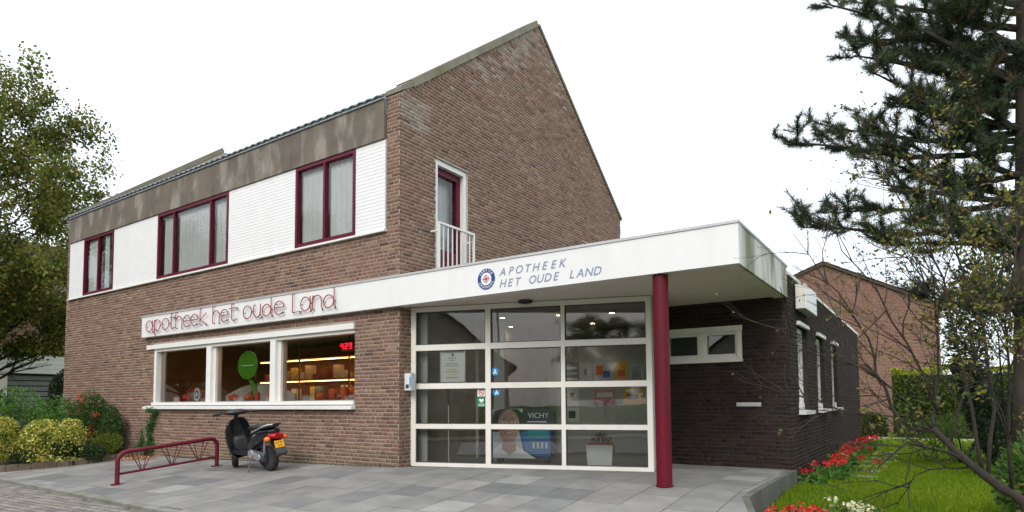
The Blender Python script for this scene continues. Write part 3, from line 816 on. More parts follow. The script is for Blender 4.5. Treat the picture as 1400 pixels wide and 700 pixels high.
# shelving with stock boxes on the back of the shop
rack = thing('wall_shelving', 'brown wooden shelving seen through the right shop window pane', 'shelves', (-13, 9.9, 0))
for z in (.5, 1.05, 1.55, 2.05):
    mb = MB(); mb.box(-17.0+3, -9.0, 9.6, 10.19, z, z+.03); mb.build('shelf', 'wood', rack)
mb = MB(); mb.box(-14.0, -9.0, 10.195, 10.22, .0, 2.4); mb.build('back_panel', 'wood', rack)
for x in (-14.0, -12.3, -10.6, -9.03):
    mb = MB(); mb.box(x, x+.03, 9.6, 10.19, 0.01, 2.4) if False else mb.box(x, x+.03, 9.57, 9.598, 0.0, 2.4); mb.build('upright', 'wood', rack)
for z in (1.0, 1.5, 2.0):
    mb = MB(); mb.box(-13.9, -9.1, 9.66, 9.7, z+.022, z+.034); mb.build('light_strip', 'lamp_warm', rack)
bc = [(.6, .55, .45), (.5, .15, .08), (.2, .3, .4), (.65, .6, .2), (.3, .12, .1), (.7, .7, .68)]
boxmats = [mat('carton_%d' % i, c, .6) for i, c in enumerate(bc)]
proto = None
for z in (.53, 1.08, 1.58):
    x = -13.85
    while x < -9.3:
        wv = random.uniform(.1, .22); hv = random.uniform(.12, .34)
        if random.random() < .8:
            mb = MB(); mb.box(0, wv, 0, .15, 0, hv)
            o = mb.build('carton', random.choice(boxmats), None, loc=(0, 0, 0)); o.location = (x, 9.75, z+.0005)
            tag(o, 'small packet standing on the brown shelving inside the shop', 'packet', 'packets on the shop shelving')
        x += wv+.06
# arched counter back
mb = MB(); arc = [(-13.3, .4)]+[(-13.3+2.45*k/12, 1.2+.25*math.sin(math.pi*k/12)) for k in range(13)]+[(-10.85, .4)]
o = thing('arched_counter', 'white counter panel with arched top behind the middle shop window', 'counter', (-12.1, 8.4, 0))
Frame((0, 8.35, 0), (1, 0, 0), (0, -1, 0)).slab(mb, [(a, z if z < .5 else z) for a, z in arc], -.05, 0); mb.build('front_panel', 'room_white', o)
mb = MB(); mb.box(-13.25, -10.9, 8.4, 9.0, 0.0, .4); mb.build('plinth', 'room_white', o)
for i, (x, y) in enumerate([(-13.3, 7.85), (-11.2, 7.85), (-9.1, 7.85)]):  # unseen lamps added above the glass line to light the window display
    o = thing('ceiling_lamp', ['warm round lamp on the ceiling behind the left shop pane', 'warm round lamp on the ceiling behind the middle shop pane', 'warm round lamp on the ceiling behind the right shop pane'][i], 'lamp', (x, y, 2.5), 'shop ceiling lamps')
    mb = MB(); mb.lathe([(.001, 2.44), (.12, 2.44), (.12, 2.47), (.02, 2.475)], (x, y, 0), 14); mb.build('shade', 'lamp_warm', o, smooth=40)
    mb = MB(); mb.tube([(x, y, 2.475), (x, y, 2.5)], .02, 8); mb.build('cord', 'print_black', o)
# LED number display
o = thing('led_display', 'red LED number display hanging in the upper corner of the shop window', 'display', (-8.57, 7.75, 2.0))
DF = Frame((0, 7.74, 0), (1, 0, 0), (0, -1, 0))
mb = MB(); DF.box(mb, -8.8, -8.43, 1.955, 2.105, -.08, 0); mb.build('case', 'black_plastic', o)
mb = MB(); mb.tube([(-8.6, 7.78, 2.105), (-8.6, 7.78, 2.5)], .01, 6); mb.build('hanger', 'black_plastic', o)
SEG = {'4': 'fgbc', '2': 'abged', '9': 'abcdfg'}
for i, ch in enumerate('429'):
    x0 = -8.77+i*.11; z0 = 1.975; w_, h_ = .07, .11; t = .018
    R7 = {'a': (0, w_, h_-t, h_), 'd': (0, w_, 0, t), 'g': (0, w_, h_/2-t/2, h_/2+t/2), 'f': (0, t, h_/2, h_), 'b': (w_-t, w_, h_/2, h_), 'e': (0, t, 0, h_/2), 'c': (w_-t, w_, 0, h_/2)}
    mb = MB()
    for s_ in SEG[ch]:
        q = R7[s_]; e_ = {'a': .001, 'd': .001, 'g': .002}.get(s_, .003); DF.box(mb, x0+q[0], x0+q[1], z0+q[2], z0+q[3], .0015, .004+e_)
    mb.build('digit', 'led_red', o)
# pumpkins and decorations on the display shelf (z = 1.02)
def pumpkin(x, y, r, hgt, label, m='pumpkin', z=1.02):
    t = thing('pumpkin', label, 'pumpkin', (x, y, z), 'pumpkins on the shop window shelf')
    mb = MB(); n = 24; rings = []
    for j in range(9):
        v = j/8; ph = -math.pi/2+math.pi*v
        rr = max(.02, math.cos(ph)); zz = hgt/2*(1+math.sin(ph))
        rings.append([(x+r*rr*(1-.09*abs(math.cos(4*2*math.pi*k/n)))*math.cos(2*math.pi*k/n), y+r*rr*(1-.09*abs(math.cos(4*2*math.pi*k/n)))*math.sin(2*math.pi*k/n), z+zz) for k in range(n)])
    mb.loft(rings); mb.build('flesh', m, t, smooth=True)
    mb = MB(); mb.tube([(x, y, z+hgt*.97), (x+.01, y, z+hgt+.03)], [.018, .01], 6); mb.build('stalk', 'stalk', t)
PK = [(-13.72, 7.66, .1, .17, 'round orange pumpkin in front of the wicker basket', 'pumpkin_red'),
      (-13.38, 7.72, .09, .14, 'orange pumpkin just left of the white oval sign', 'pumpkin'),
      (-14.05, 7.63, .09, .1, 'flat orange pumpkin at the far left of the shelf', 'pumpkin_red'),
      (-11.85, 7.62, .12, .13, 'wide flat pumpkin leading the pile in the middle pane', 'pumpkin'),
      (-11.62, 7.78, .09, .12, 'small pumpkin tucked behind the wide flat one', 'pumpkin'),
      (-11.37, 7.64, .09, .14, 'small pumpkin beside the dark doll', 'pumpkin'),
      (-10.62, 7.66, .11, .19, 'upright pumpkin next to the right mullion of the middle pane', 'pumpkin'),
      (-9.2, 7.66, .1, .14, 'lone low pumpkin in the right pane', 'pumpkin'),
      (-8.57, 7.66, .095, .24, 'tall oval pumpkin left of the window corner', 'pumpkin'),
      (-8.23, 7.66, .09, .24, 'tall oval pumpkin nearest the right window corner', 'pumpkin')]
for p in PK: pumpkin(*p)
# little table with a pumpkin in the room
t = thing('display_stand', 'slim white display stand holding a pumpkin in the right pane', 'stand', (-9.0, 8.3, 0))
mb = MB(); mb.box(-9.25, -8.75, 8.1, 8.5, 1.13, 1.16); mb.build('top', 'room_white', t); mb = MB(); mb.box(-9.02, -8.98, 8.28, 8.32, 0, 1.13); mb.build('post', 'steel', t)
pumpkin(-9.05, 8.28, .1, .17, 'pumpkin raised on the white display stand', z=1.16)

def leaf_cloud(P, size, N=None, aspect=.55, seed=0, droop=0.0):
    """diamond leaves at P with random orientation; returns verts and quads"""
    r = np.random.default_rng(seed); n = len(P)
    d = r.normal(size=(n, 3)); d[:, 2] -= droop; d /= np.linalg.norm(d, axis=1)[:, None]
    e = r.normal(size=(n, 3)); e -= d*(e*d).sum(1)[:, None]; e /= np.linalg.norm(e, axis=1)[:, None]
    s = (size*r.uniform(.65, 1.3, n))[:, None]
    V = np.stack([P-d*s*.5, P+e*s*.5*aspect, P+d*s*.5, P-e*s*.5*aspect], 1).reshape(-1, 3)
    F = np.arange(4*n).reshape(-1, 4)
    return V, F
def leafcols(n, pal, p=None, var=.25, seed=0):
    r = np.random.default_rng(seed); pal = np.array(pal)
    c = pal[r.choice(len(pal), n, p=p)]*1.3*r.uniform(1-var, 1+var, (n, 1)); return np.repeat(c, 4, 0)

# flower pot, basket, oval sign, doll and lime figure
t = thing('potted_plant', 'rust and green potted plant at the left end of the shop window', 'plant', (-14.05, 7.85, 1.02))
mb = MB(); mb.lathe([(.001, 0), (.07, 0), (.1, .16), (.085, .16), (.001, .13)], (-14.05, 7.87, 1.02), 14); mb.build('pot', 'terracotta', t, smooth=40)
P = rng.normal(size=(260, 3))*[.11, .09, .06]+[-14.02, 7.85, 1.3]; V, F = leaf_cloud(P, .06, seed=3)
npmesh('leaves', V, F, 'leaf', t, leafcols(260, [(.18, .06, .03), (.08, .1, .03), (.12, .09, .03)]))
t = thing('wicker_basket', 'pale wicker basket of orange flowers on the window shelf', 'basket', (-13.85, 7.85, 1.02))
mb = MB(); mb.lathe([(.001, 0), (.13, 0), (.16, .2), (.14, .2), (.12, .06), (.001, .05)], (-13.75, 7.88, 1.02), 16); mb.build('basket_body', 'wicker', t, smooth=40)
P = rng.normal(size=(160, 3))*[.08, .07, .03]+[-13.75, 7.88, 1.26]; V, F = leaf_cloud(P, .06, seed=4)
npmesh('flowers', V, F, 'petal', t, leafcols(160, [(.7, .15, .02), (.6, .08, .02), (.1, .1, .03)]))
t = thing('oval_sign', 'white oval sign with a blue ring emblem in the left window corner', 'sign', (-13.1, 7.5, 1.02))
OF = Frame((0, 7.52, 0), (1, 0, 0), (0, -1, 0))
mb = MB(); OF.slab(mb, [(-13.06+.115*math.cos(2*math.pi*k/28), 1.165+.14*math.sin(2*math.pi*k/28)) for k in range(28)], -.02, 0); mb.build('plate', 'emblem_white', t)
mb = MB(); OF.slab(mb, [(-13.06+.075*math.cos(2*math.pi*k/28), 1.165+.09*math.sin(2*math.pi*k/28)) for k in range(28)], .001, .003); mb.build('emblem_ring', 'emblem_blue', t)
mb = MB(); OF.slab(mb, [(-13.06+.045*math.cos(2*math.pi*k/24), 1.165+.055*math.sin(2*math.pi*k/24)) for k in range(24)], .0035, .005); mb.build('emblem_centre', 'emblem_white', t)
t = thing('rag_doll', 'dark rag doll sitting among the pumpkins', 'doll', (-11.45, 7.8, 1.02))
def blob(mb, c, r, n=10, m=7):
    rings = []
    for j in range(m):
        ph = -math.pi/2+math.pi*j/(m-1); rr = max(.02, math.cos(ph))
        rings.append([(c[0]+r[0]*rr*math.cos(2*math.pi*k/n), c[1]+r[1]*rr*math.sin(2*math.pi*k/n), c[2]+r[2]*math.sin(ph)) for k in range(n)])
    mb.loft(rings)
mb = MB(); blob(mb, (-11.45, 7.82, 1.14), (.09, .07, .12)); mb.build('body', 'black_plastic', t, smooth=True)
mb = MB(); blob(mb, (-11.45, 7.82, 1.31), (.06, .055, .065)); mb.build('head', 'terracotta', t, smooth=True)
mb = MB(); mb.lathe([(.1, 0), (.1, .01), (.05, .015), (.035, .08), (.001, .085)], (-11.45, 7.82, 1.345), 12); mb.build('hat', 'black_plastic', t, smooth=40)
o = thing('red_candle', 'squat red candle between two pumpkins in the middle pane', 'candle', (-11.05, 7.62, 1.02))
mb = MB(); mb.lathe([(.001, 0), (.055, 0), (.055, .15), (.045, .16), (.001, .155)], (-11.05, 7.62, 1.02), 14); mb.build('wax', 'sign_red', o, smooth=40)
mb = MB(); mb.tube([(-11.05, 7.62, 1.17), (-11.05, 7.62, 1.2)], .004, 5); mb.build('wick', 'print_black', o)
t = thing('lime_hanger', 'lime green disc with a leaf tail hung in the middle shop window', 'decoration', (-11.3, 7.6, 1.5))
HF = Frame((0, 7.62, 0), (1, 0, 0), (0, -1, 0))
mb = MB(); HF.slab(mb, [(-11.4+.33*math.cos(2*math.pi*k/40), 1.79+.29*math.sin(2*math.pi*k/40)) for k in range(40)], -.02, 0); mb.build('disc', 'lime', t)
place_text('lettering', 'herfst', HF, -11.4, 1.83, .003, .11, 'lime_dark', t) if False else None
mb = MB(); HF.slab(mb, [(-11.6, 1.775), (-11.2, 1.775), (-11.2, 1.79), (-11.6, 1.79)], .001, .003); mb.build('band', 'emblem_white', t)
mb = MB(); HF.slab(mb, [(-11.36, 1.5), (-11.25, 1.48), (-11.12, 1.38), (-11.06, 1.22), (-11.12, 1.13), (-11.2, 1.2), (-11.22, 1.33), (-11.3, 1.42)], -.02, 0); mb.build('leaf_tail', 'lime', t)
mb = MB(); mb.tube([(-11.4, 7.63, 2.08), (-11.4, 7.63, 2.5)], .003, 4); mb.build('thread', 'print_black', t)
for o in list(COL.objects):      # the display shelf is 5 cm above the height the pieces were built at
    if o.parent is None and o.get('category') in ('pumpkin', 'plant', 'basket', 'sign', 'doll', 'candle') and abs(o.location.z-1.02) < .01: o.location.z += .051
# ------------------------------------------------------------------ angled glazed entrance
ZR = [(1.934, 2.468), (1.314, 1.842), (.67, 1.227), (.058, .594)]
SB = [(.09, 1.266), (1.35, 2.458), (2.52, 3.712)]
mb = MB(); GL.box(mb, 0, .09, 0.0, 2.545, -.06, .02); ent = mb.build('entrance_glazing', 'cream_paint', shop)
for a, b in ((1.266, 1.35), (2.458, 2.52), (3.712, 3.79)):
    mb = MB(); GL.box(mb, a, b, 0, 2.545, -.06, .02); mb.build('mullion', 'cream_paint', ent)
for (a, b) in SB:
    for (z0, z1) in ((2.468, 2.545), (1.842, 1.934), (1.227, 1.314), (.594, .67), (0.0, .058)):
        mb = MB(); GL.box(mb, a, b, z0, z1, -.055, .014); mb.build('transom', 'cream_paint', ent)
    for (z0, z1) in ZR:
        mb = MB(); GL.quad(mb, a, b, z0, z1, -.03); mb.build('pane', 'glass', ent)
        mb = MB(); GL.rim(mb, a, b, z0, z1, .012, -.045, .004); mb.build('gasket', 'grey_plastic', ent)
# lobby behind the glass
mb = MB(); mb.prism([tuple(GL.p(a, -.04, d)) for a, d in ((-.3, -.07), (3.8, -.07), (3.8, -4.2), (-1.6, -4.2))], (0, 0, .05)); mb.build('lobby_floor', 'floor_tile', shop)
mb = MB(); mb.prism([tuple(GL.p(a, 2.55, d)) for a, d in ((-.3, -.07), (3.8, -.07), (3.8, -4.2), (-1.6, -4.2))], (0, 0, .03)); mb.build('lobby_ceiling', 'room_grey', shop)
mb = MB(); GL.box(mb, -1.6, 3.8, 0, 2.55, -4.3, -4.2); GL.box(mb, 3.72, 3.8, 0, 2.55, -4.2, -.065); mb.build('lobby_wall', 'room_grey', shop)
LB = Frame(GL.p(0, 0, -3.0), gu, gn)
mb = MB(); LB.box(mb, 1.8, 3.71, .02, 2.2, -.06, 0); mb.build('notice_wall', 'room_white', shop)
for (a, b, m_) in ((.02, .2, 'room_grey'), (.42, .6, 'room_grey'), (.82, .95, 'room_white'), (1.25, 1.45, 'room_white')):
    mb = MB(); GL.box(mb, a-.35, b-.35, .012, 2.5, -1.75, -1.65); mb.build('inner_door_frame', m_, shop)
mb = MB(); GL.box(mb, -.02, .2, .012, 2.5, -.24, -.2); mb.build('lobby_side_panel', 'room_white', shop)
for (a, d) in ((.2, -1.0), (1.2, -1.2), (2.2, -1.2), (3.1, -1.2), (1.0, -2.5), (2.6, -2.5)):  # unseen spots added to brighten the lobby; collars hide them from view
    p = GL.p(a, 2.53, d); mb = MB(); mb.lathe([(.001, 0), (.035, 0), (.04, .012), (.001, .016)], tuple(p), 12); sp = mb.build('ceiling_spot', 'lamp_white', shop); mb = MB(); mb.lathe([(.045, .018), (.045, -.045), (.05, -.045), (.05, .018)], tuple(p), 16); mb.build('collar', 'room_white', sp)
# door handle of the left leaf
mb = MB(); a = .6
mb.tube([GL.p(a, .98, -.1), GL.p(a, 1.24, -.1)], .014, 8); GL.box(mb, a-.012, a+.012, 1.0, 1.02, -.1, -.034); GL.box(mb, a-.012, a+.012, 1.2, 1.22, -.1, -.034)
mb.build('door_handle', 'black_plastic', ent)
mb = MB(); GL.box(mb, .625, .64, .06, .96, -.05, -.034); mb.build('door_edge', 'alu_trim', ent)

def flat_thing(name, label, cat, F, a0, a1, z0, z1, d, m='paper', th=.006, group=None):
    c = F.p((a0+a1)/2, z0, d); t = thing(name, label, cat, c, group)
    mb = MB(); F.box(mb, a0, a1, z0, z1, d, d+th); mb.build('sheet', m, t); return t
# notice in a frame, AED sign, no-smoking sign, stickers on the glass
t = flat_thing('framed_notice', 'framed cream notice hung behind the upper left entrance pane', 'notice', GL, .5, .9, 1.335, 1.825, -.055)
mb = MB(); GL.rim(mb, .485, .915, 1.32, 1.84, .014, -.06, -.04); mb.build('frame', 'chrome', t)
mb = MB(); GL.disc(mb, .7, 1.765, .022, -.046); mb.build('emblem', 'emblem_blue', t)
for i, (z, l_, m_) in enumerate([(1.71, .08, 'grey_print'), (1.675, .05, 'grey_print'), (1.62, .12, 'grey_print'), (1.585, .14, 'grey_print'), (1.53, .1, 'yellow_print'), (1.49, .13, 'grey_print'), (1.45, .06, 'yellow_print'), (1.40, .12, 'grey_print')]):
    mb = MB(); GL.quad(mb, .7-l_, .7+l_*.7, z, z+.012, -.047); mb.build('text_line', m_, t)
t = flat_thing('defibrillator_sign', 'small green AED sign with a white heart on the entrance glass', 'sign', GL, 1.108, 1.262, .94, 1.088, -.028, 'aed_green', .002)
mb = MB(); GL.poly(mb, [(1.185, 1.0), (1.225, 1.04), (1.22, 1.06), (1.2, 1.065), (1.185, 1.05), (1.17, 1.065), (1.15, 1.06), (1.145, 1.04)], -.0255); mb.build('heart', 'emblem_white', t)
place_text('lettering', 'AED', GL, 1.185, .95, -.0255, .055, 'emblem_white', t)
t = flat_thing('no_smoking_sign', 'small white sign with a red ban ring above the green sign', 'sign', GL, 1.12, 1.25, 1.1, 1.213, -.028, 'paper', .002)
mb = MB(); n = 24; v = []
for k in range(n): v += [tuple(GL.p(1.185+r_*math.cos(2*math.pi*k/n), 1.157+r_*math.sin(2*math.pi*k/n), -.0255)) for r_ in (.036, .047)]
mb.v = v; mb.f = [(2*k, 2*k+1, (2*k+3) % (2*n), (2*k+2) % (2*n)) for k in range(n)]; mb.build('ring', 'sign_red', t)
mb = MB(); GL.poly(mb, [(1.157, 1.18), (1.164, 1.187), (1.213, 1.134), (1.206, 1.127)], -.0253); mb.build('bar', 'sign_red', t)
mb = MB(); GL.quad(mb, 1.155, 1.205, 1.152, 1.162, -.0256); mb.build('cigarette', 'print_black', t)
for (a, z, lb) in ((1.405, 1.485, 'upper round blue sticker on the middle entrance pane'), (1.43, 1.166, 'lower round blue sticker with white figure on the middle entrance pane')):
    t = thing('round_sticker', lb, 'sticker', GL.p(a, z, 0), 'blue stickers on the entrance glass')
    mb = MB(); GL.slab(mb, [(a+.062*math.cos(2*math.pi*k/28), z+.062*math.sin(2*math.pi*k/28)) for k in range(28)], -.028, -.0265); mb.build('disc', 'sticker_blue', t)
    mb = MB(); GL.disc(mb, a+.005, z+.02, .014, -.026, 12); GL.poly(mb, [(a-.03, z-.03), (a-.005, z+.005), (a+.02, z), (a+.035, z-.03), (a+.02, z-.035), (a+.008, z-.015), (a-.015, z-.038)], -.026); mb.build('figure', 'emblem_white', t)
# advertising panel with a face
PF = Frame(GL.p(0, 0, -.7), gu, gn)
t = thing('advert_panel', 'advertising panel with a large smiling face and white brand lettering behind the glass', 'advertisement', PF.p(1.65, .012, 0))
A0, A1, B0, B1 = 1.12, 2.2, .09, .9
mb = MB(); PF.box(mb, A0, A1, B0, B1, -.03, 0); mb.build('board', 'poster_navy', t)
for a in (1.25, 2.05):
    mb = MB(); PF.box(mb, a, a+.05, .012, .088, -.2, .06); mb.build('foot', 'black_plastic', t)
def art(name, pts, d, m): mb = MB(); PF.poly(mb, pts, .001+d*.0012); mb.build(name, m, t)
def ell(a, z, r, rz, n=28, t0=0, t1=2*math.pi): return [(a+r*math.cos(t0+(t1-t0)*k/n), z+rz*math.sin(t0+(t1-t0)*k/n)) for k in range(n)]
art('backdrop', [(A0, B0), (1.72, B0), (1.62, .5), (1.68, B1), (A0, B1)], 1, 'poster_pale')
art('hair', [(1.16, .52), (1.15, .72), (1.2, .86), (1.3, B1-.005), (1.6, B1-.005), (1.68, .82), (1.69, .66), (1.66, .52)], 2, 'hair_print')
art('shoulders', [(1.14, B0), (1.18, .24), (1.3, .32), (1.52, .32), (1.72, .2), (1.9, B0)], 2, 'emblem_white')
art('neck', [(1.32, .24), (1.34, .42), (1.54, .42), (1.57, .22), (1.45, .14)], 3, 'skin_print')
art('face', ell(1.44, .62, .185, .27), 4, 'skin_print')
for a in (1.365, 1.52):
    art('eye', ell(a, .68, .038, .017, 14), 6, 'emblem_white'); art('iris', ell(a, .68, .016, .016, 12), 7, 'hair_print')
    art('eyebrow', [(a-.055, .72), (a, .745), (a+.055, .725), (a, .733)], 6, 'hair_print')
art('nose', [(1.435, .66), (1.418, .575), (1.44, .562), (1.47, .572)], 6, 'pink_print')
art('mouth', [(1.365, .515), (1.41, .522), (1.445, .517), (1.48, .522), (1.525, .517), (1.48, .478), (1.41, .478)], 6, 'lip_print')
art('teeth', [(1.39, .51), (1.5, .51), (1.47, .492), (1.42, .492)], 7, 'emblem_white')
art('product_field', [(1.62, .5), (1.72, .22), (1.9, .13), (A1-.06, .13), (A1-.06, .56), (1.8, .56)], 3, 'poster_blue')
art('product_label', [(1.76, .52), (1.82, .57), (A1-.1, .57), (A1-.1, .42), (1.74, .42)], 4, 'poster_teal')
art('tagline', [(1.76, .68), (2.08, .68), (2.08, .695), (1.76, .695)], 3, 'emblem_white')
for i in range(4): art('small_print', [(1.84+i*.07, .26), (1.88+i*.07, .26), (1.88+i*.07, .36), (1.84+i*.07, .36)], 5, 'poster_pale')
place_text('lettering', 'VICHY', PF, 1.94, .75, .004, .12, 'emblem_white', t)
# planter box
t = thing('planter_box', 'white square planter box with small plants behind the right entrance pane', 'planter', GL.p(2.95, .012, -.62))
mb = MB(); c0 = [GL.p(a, .012, d) for a, d in ((2.77, -.46), (3.14, -.46), (3.14, -.8), (2.77, -.8))]; c1 = [GL.p(a, .34, d) for a, d in ((2.75, -.44), (3.16, -.44), (3.16, -.82), (2.75, -.82))]
mb.hexa(c0+c1); mb.build('box', 'planter', t)
mb = MB(); GL.box(mb, 2.77, 3.14, .341, .36, -.8, -.46); mb.build('soil', 'terracotta', t)
P = np.array([GL.p(random.uniform(2.8, 3.1), random.uniform(.37, .5), random.uniform(-.78, -.5)) for _ in range(70)]); V, F = leaf_cloud(P, .06, seed=8)
npmesh('plants', V, F, 'leaf', t, leafcols(70, [(.05, .12, .04), (.2, .06, .03)]))
# posters on the inner wall
def wposter(a0, a1, z0, z1, m, label, blocks=()):
    t = flat_thing('wall_poster', label, 'poster', LB, a0, a1, z0, z1, .002, m, .004, 'posters on the lobby wall')
    for (x0, x1, y0, y1, mm) in blocks:
        mb = MB(); LB.quad(mb, a0+(a1-a0)*x0, a0+(a1-a0)*x1, z0+(z1-z0)*y0, z0+(z1-z0)*y1, .008); mb.build('print_block', mm, t)
wposter(1.97, 2.24, 1.36, 1.78, 'grey_print', 'grey striped poster at the left end of the upper row', [(.1, .9, .2, .3, 'paper'), (.1, .9, .45, .55, 'paper'), (.1, .9, .7, .8, 'paper')])
wposter(2.26, 2.5, 1.36, 1.78, 'paper', 'white poster with one grey figure in the upper row', [(.4, .6, .4, .7, 'grey_print')])
wposter(2.52, 2.92, 1.36, 1.78, 'poster_pale', 'pale poster with an orange and blue picture in the upper row', [(.15, .5, .4, .85, 'pumpkin'), (.5, .85, .3, .6, 'poster_blue')])
wposter(2.94, 3.2, 1.36, 1.8, 'yellow_print', 'yellow poster in the upper row', [(.2, .8, .3, .6, 'pumpkin')])
wposter(3.22, 3.5, 1.36, 1.76, 'poster_pale', 'grey blue poster at the right end of the upper row', [(.2, .8, .2, .8, 'grey_print')])
wposter(1.97, 2.24, .92, 1.28, 'paper', 'white poster with a dark round logo, below the striped one', [(.35, .65, .5, .75, 'hair_print')])
wposter(1.97, 2.24, .62, .9, 'paper', 'white poster with a navy square near the lobby floor', [(.25, .75, .25, .75, 'poster_navy')])
wposter(2.55, 2.95, .95, 1.25, 'pink_print', 'pink poster in the lower row', [(.1, .9, .5, .8, 'paper')])
wposter(3.1, 3.5, .95, 1.3, 'yellow_print', 'yellow poster with dark print in the lower row', [(.2, .7, .3, .6, 'hair_print'), (.1, .9, .7, .85, 'paper')])
# intercom box on the pillar flank
t = thing('intercom', 'pale night bell box with blue hood on the brick pillar', 'intercom', (-6.9, 7.46, 1.2))
mb = MB(); mb.box(-6.913, -6.8, 7.42, 7.5, 1.205, 1.475); mb.build('case', 'white_paint', t)
mb = MB(); mb.box(-6.798, -6.765, 7.41, 7.51, 1.2, 1.48); mb.build('hood', 'poster_pale', t)
mb = MB(); mb.box(-6.88, -6.82, 7.412, 7.419, 1.24, 1.3); mb.build('grille', 'grey_plastic', t)
mb = MB(); mb.box(-6.79, -6.772, 7.402, 7.409, 1.26, 1.42); mb.build('button_strip', 'sticker_blue', t)
# ------------------------------------------------------------------ recess window, letter slot, side windows, light box
a0, a1, z0, z1 = rw_hole
mb = MB(); RECESS.rim(mb, a0+.003, a1-.003, z0+.003, z1-.003, .07, -.15, .012); rwin = mb.build('recess_window', 'cream_paint', shop)
mb = MB(); RECESS.box(mb, a0-.05, a1+.01, z1-.055, z1+.02, .013, .035); mb.build('head_moulding', 'cream_paint', rwin)
mb = MB(); RECESS.box(mb, a0-.05, a1+.01, z0-.02, z0+.02, .013, .04); mb.build('sill', 'cream_paint', rwin)
am = -2.985
mb = MB(); RECESS.box(mb, am-.04, am+.04, z0+.075, z1-.075, -.14, .008); mb.build('mullion', 'cream_paint', rwin)
for p, q in ((a0+.075, am-.042), (am+.042, a1-.075)):
    mb = MB(); RECESS.rim(mb, p, q, z0+.075, z1-.075, .035, -.11, -.02); mb.build('sash', 'cream_paint', rwin)
    mb = MB(); RECESS.quad(mb, p+.036, q-.036, z0+.112, z1-.112, -.07); mb.build('pane', 'glass', rwin)
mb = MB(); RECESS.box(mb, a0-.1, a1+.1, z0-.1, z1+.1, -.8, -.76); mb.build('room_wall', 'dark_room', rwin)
mb = MB(); RECESS.box(mb, -2.475, -2.12, .925, .985, -.01, .016); ls = mb.build('letter_slot', 'alu_trim', shop)
mb = MB(); RECESS.box(mb, -2.455, -2.14, .937, .972, .017, .021); mb.build('flap', 'alu_trim', ls)
for (a, b) in SWIN:
    mb = MB(); SIDE.rim(mb, a+.003, b-.003, .9, 2.197, .07, -.17, -.07); sw_ = mb.build('side_window', 'white_paint', shop)
    mb = MB(); SIDE.quad(mb, a+.07, b-.07, .97, 2.13, -.13); mb.build('pane', 'glass', sw_)
    for k in range(2):
        y = a+.3+.3*k; mb = MB(); SIDE.box(mb, y-.008, y+.008, .97, 2.13, -.105, -.09); mb.build('bar', 'white_paint', sw_)
    mb = MB(); SIDE.box(mb, a-.04, b+.04, 2.2, 2.26, -.1, .05); mb.build('lintel', 'white_paint', sw_)
    mb = MB(); SIDE.box(mb, a-.06, b+.06, .79, .858, -.1, .1); mb.build('sill', 'white_paint', sw_)
    mb = MB(); SIDE.box(mb, a-.06, a+.1, .859, .97, -.069, .06); mb.build('sill_upstand', 'white_paint', sw_)
    mb = MB(); SIDE.box(mb, a, b, .87, 2.2, -.7, -.68); mb.build('blind', 'blind_dark', sw_)
t = thing('light_box', 'white rectangular light box fixed high on the side wall', 'sign', (-1.65, 11.2, 2.6))
mb = MB(); mb.box(XA+.02, XA+.15, 10.65, 11.79, 2.43, 2.82); mb.build('case', 'alu_trim', t)
mb = MB(); mb.box(XA+.152, XA+.165, 10.655, 11.785, 2.435, 2.815); mb.build('front_panel', 'lightbox', t)
mb = MB(); mb.box(XA+.03, XA+.148, 10.635, 10.648, 2.435, 2.815); mb.build('end_panel', 'cream_paint', t)
# ------------------------------------------------------------------ neon lettering on the fascia
def arcp(cx, cz, rx, rz, t0, t1, n=14): return [(cx+rx*math.cos(R(t0+(t1-t0)*k/n)), cz+rz*math.sin(R(t0+(t1-t0)*k/n))) for k in range(n+1)]
GLY = {
 'a': [arcp(.45, .5, .45, .5, 0, 360, 22), [(.92, 1.0), (.92, .15), (1.0, 0)]],
 'p': [[(.08, 1.0), (.08, -.32)], arcp(.5, .5, .45, .5, 0, 360, 22)],
 'o': [arcp(.5, .5, .48, .5, 0, 360, 22)],
 't': [[(.35, 1.35), (.35, .2)]+arcp(.6, .2, .25, .2, 180, 330, 6), [(.05, 1.0), (.95, 1.0)]],
 'h': [[(.05, 1.38), (.05, 0)], [(.05, .55)]+arcp(.48, .6, .42, .4, 175, 0, 10)+[(.9, 0)]],
 'e': [[(.03, .52), (.97, .52)]+arcp(.5, .5, .47, .5, 3, 315, 20)],
 'k': [[(.08, 1.38), (.08, 0)], [(.9, .95), (.1, .42), (.95, 0)]],
 'u': [[(.05, 1.0), (.05, .4)]+arcp(.45, .4, .4, .4, 180, 350, 10)+[(.88, 1.0), (.88, .12), (1.0, 0)]],
 'd': [arcp(.42, .45, .42, .45, 0, 360, 22), [(.88, 1.38), (.88, .12), (1.0, 0)]],
 'L': [[(.05, 1.38), (.05, 0), (.95, 0)]],
 'n': [[(.05, 1.0), (.05, 0)], [(.05, .5)]+arcp(.48, .58, .42, .42, 175, 0, 10)+[(.9, .1), (1.0, 0)]],
}
neon = thing('neon_lettering', 'thin red tube lettering along the left end of the white fascia', 'sign', (-11.4, 7.15, 2.6))
LET = [('a', -14.56, -14.25), ('p', -14.21, -13.93), ('o', -13.87, -13.58), ('t', -13.57, -13.34), ('h', -13.32, -13.03), ('e', -13.01, -12.74), ('e', -12.72, -12.44), ('k', -12.39, -12.11),
       ('h', -11.92, -11.65), ('e', -11.63, -11.37), ('t', -11.36, -11.06), ('o', -10.88, -10.6), ('u', -10.55, -10.3), ('d', -10.27, -9.97), ('e', -9.92, -9.62),
       ('L', -9.4, -9.16), ('a', -9.16, -8.88), ('n', -8.85, -8.58), ('d', -8.55, -8.25)]
NF = Frame((0, YFA-.045, 0), (1, 0, 0), (0, -1, 0))
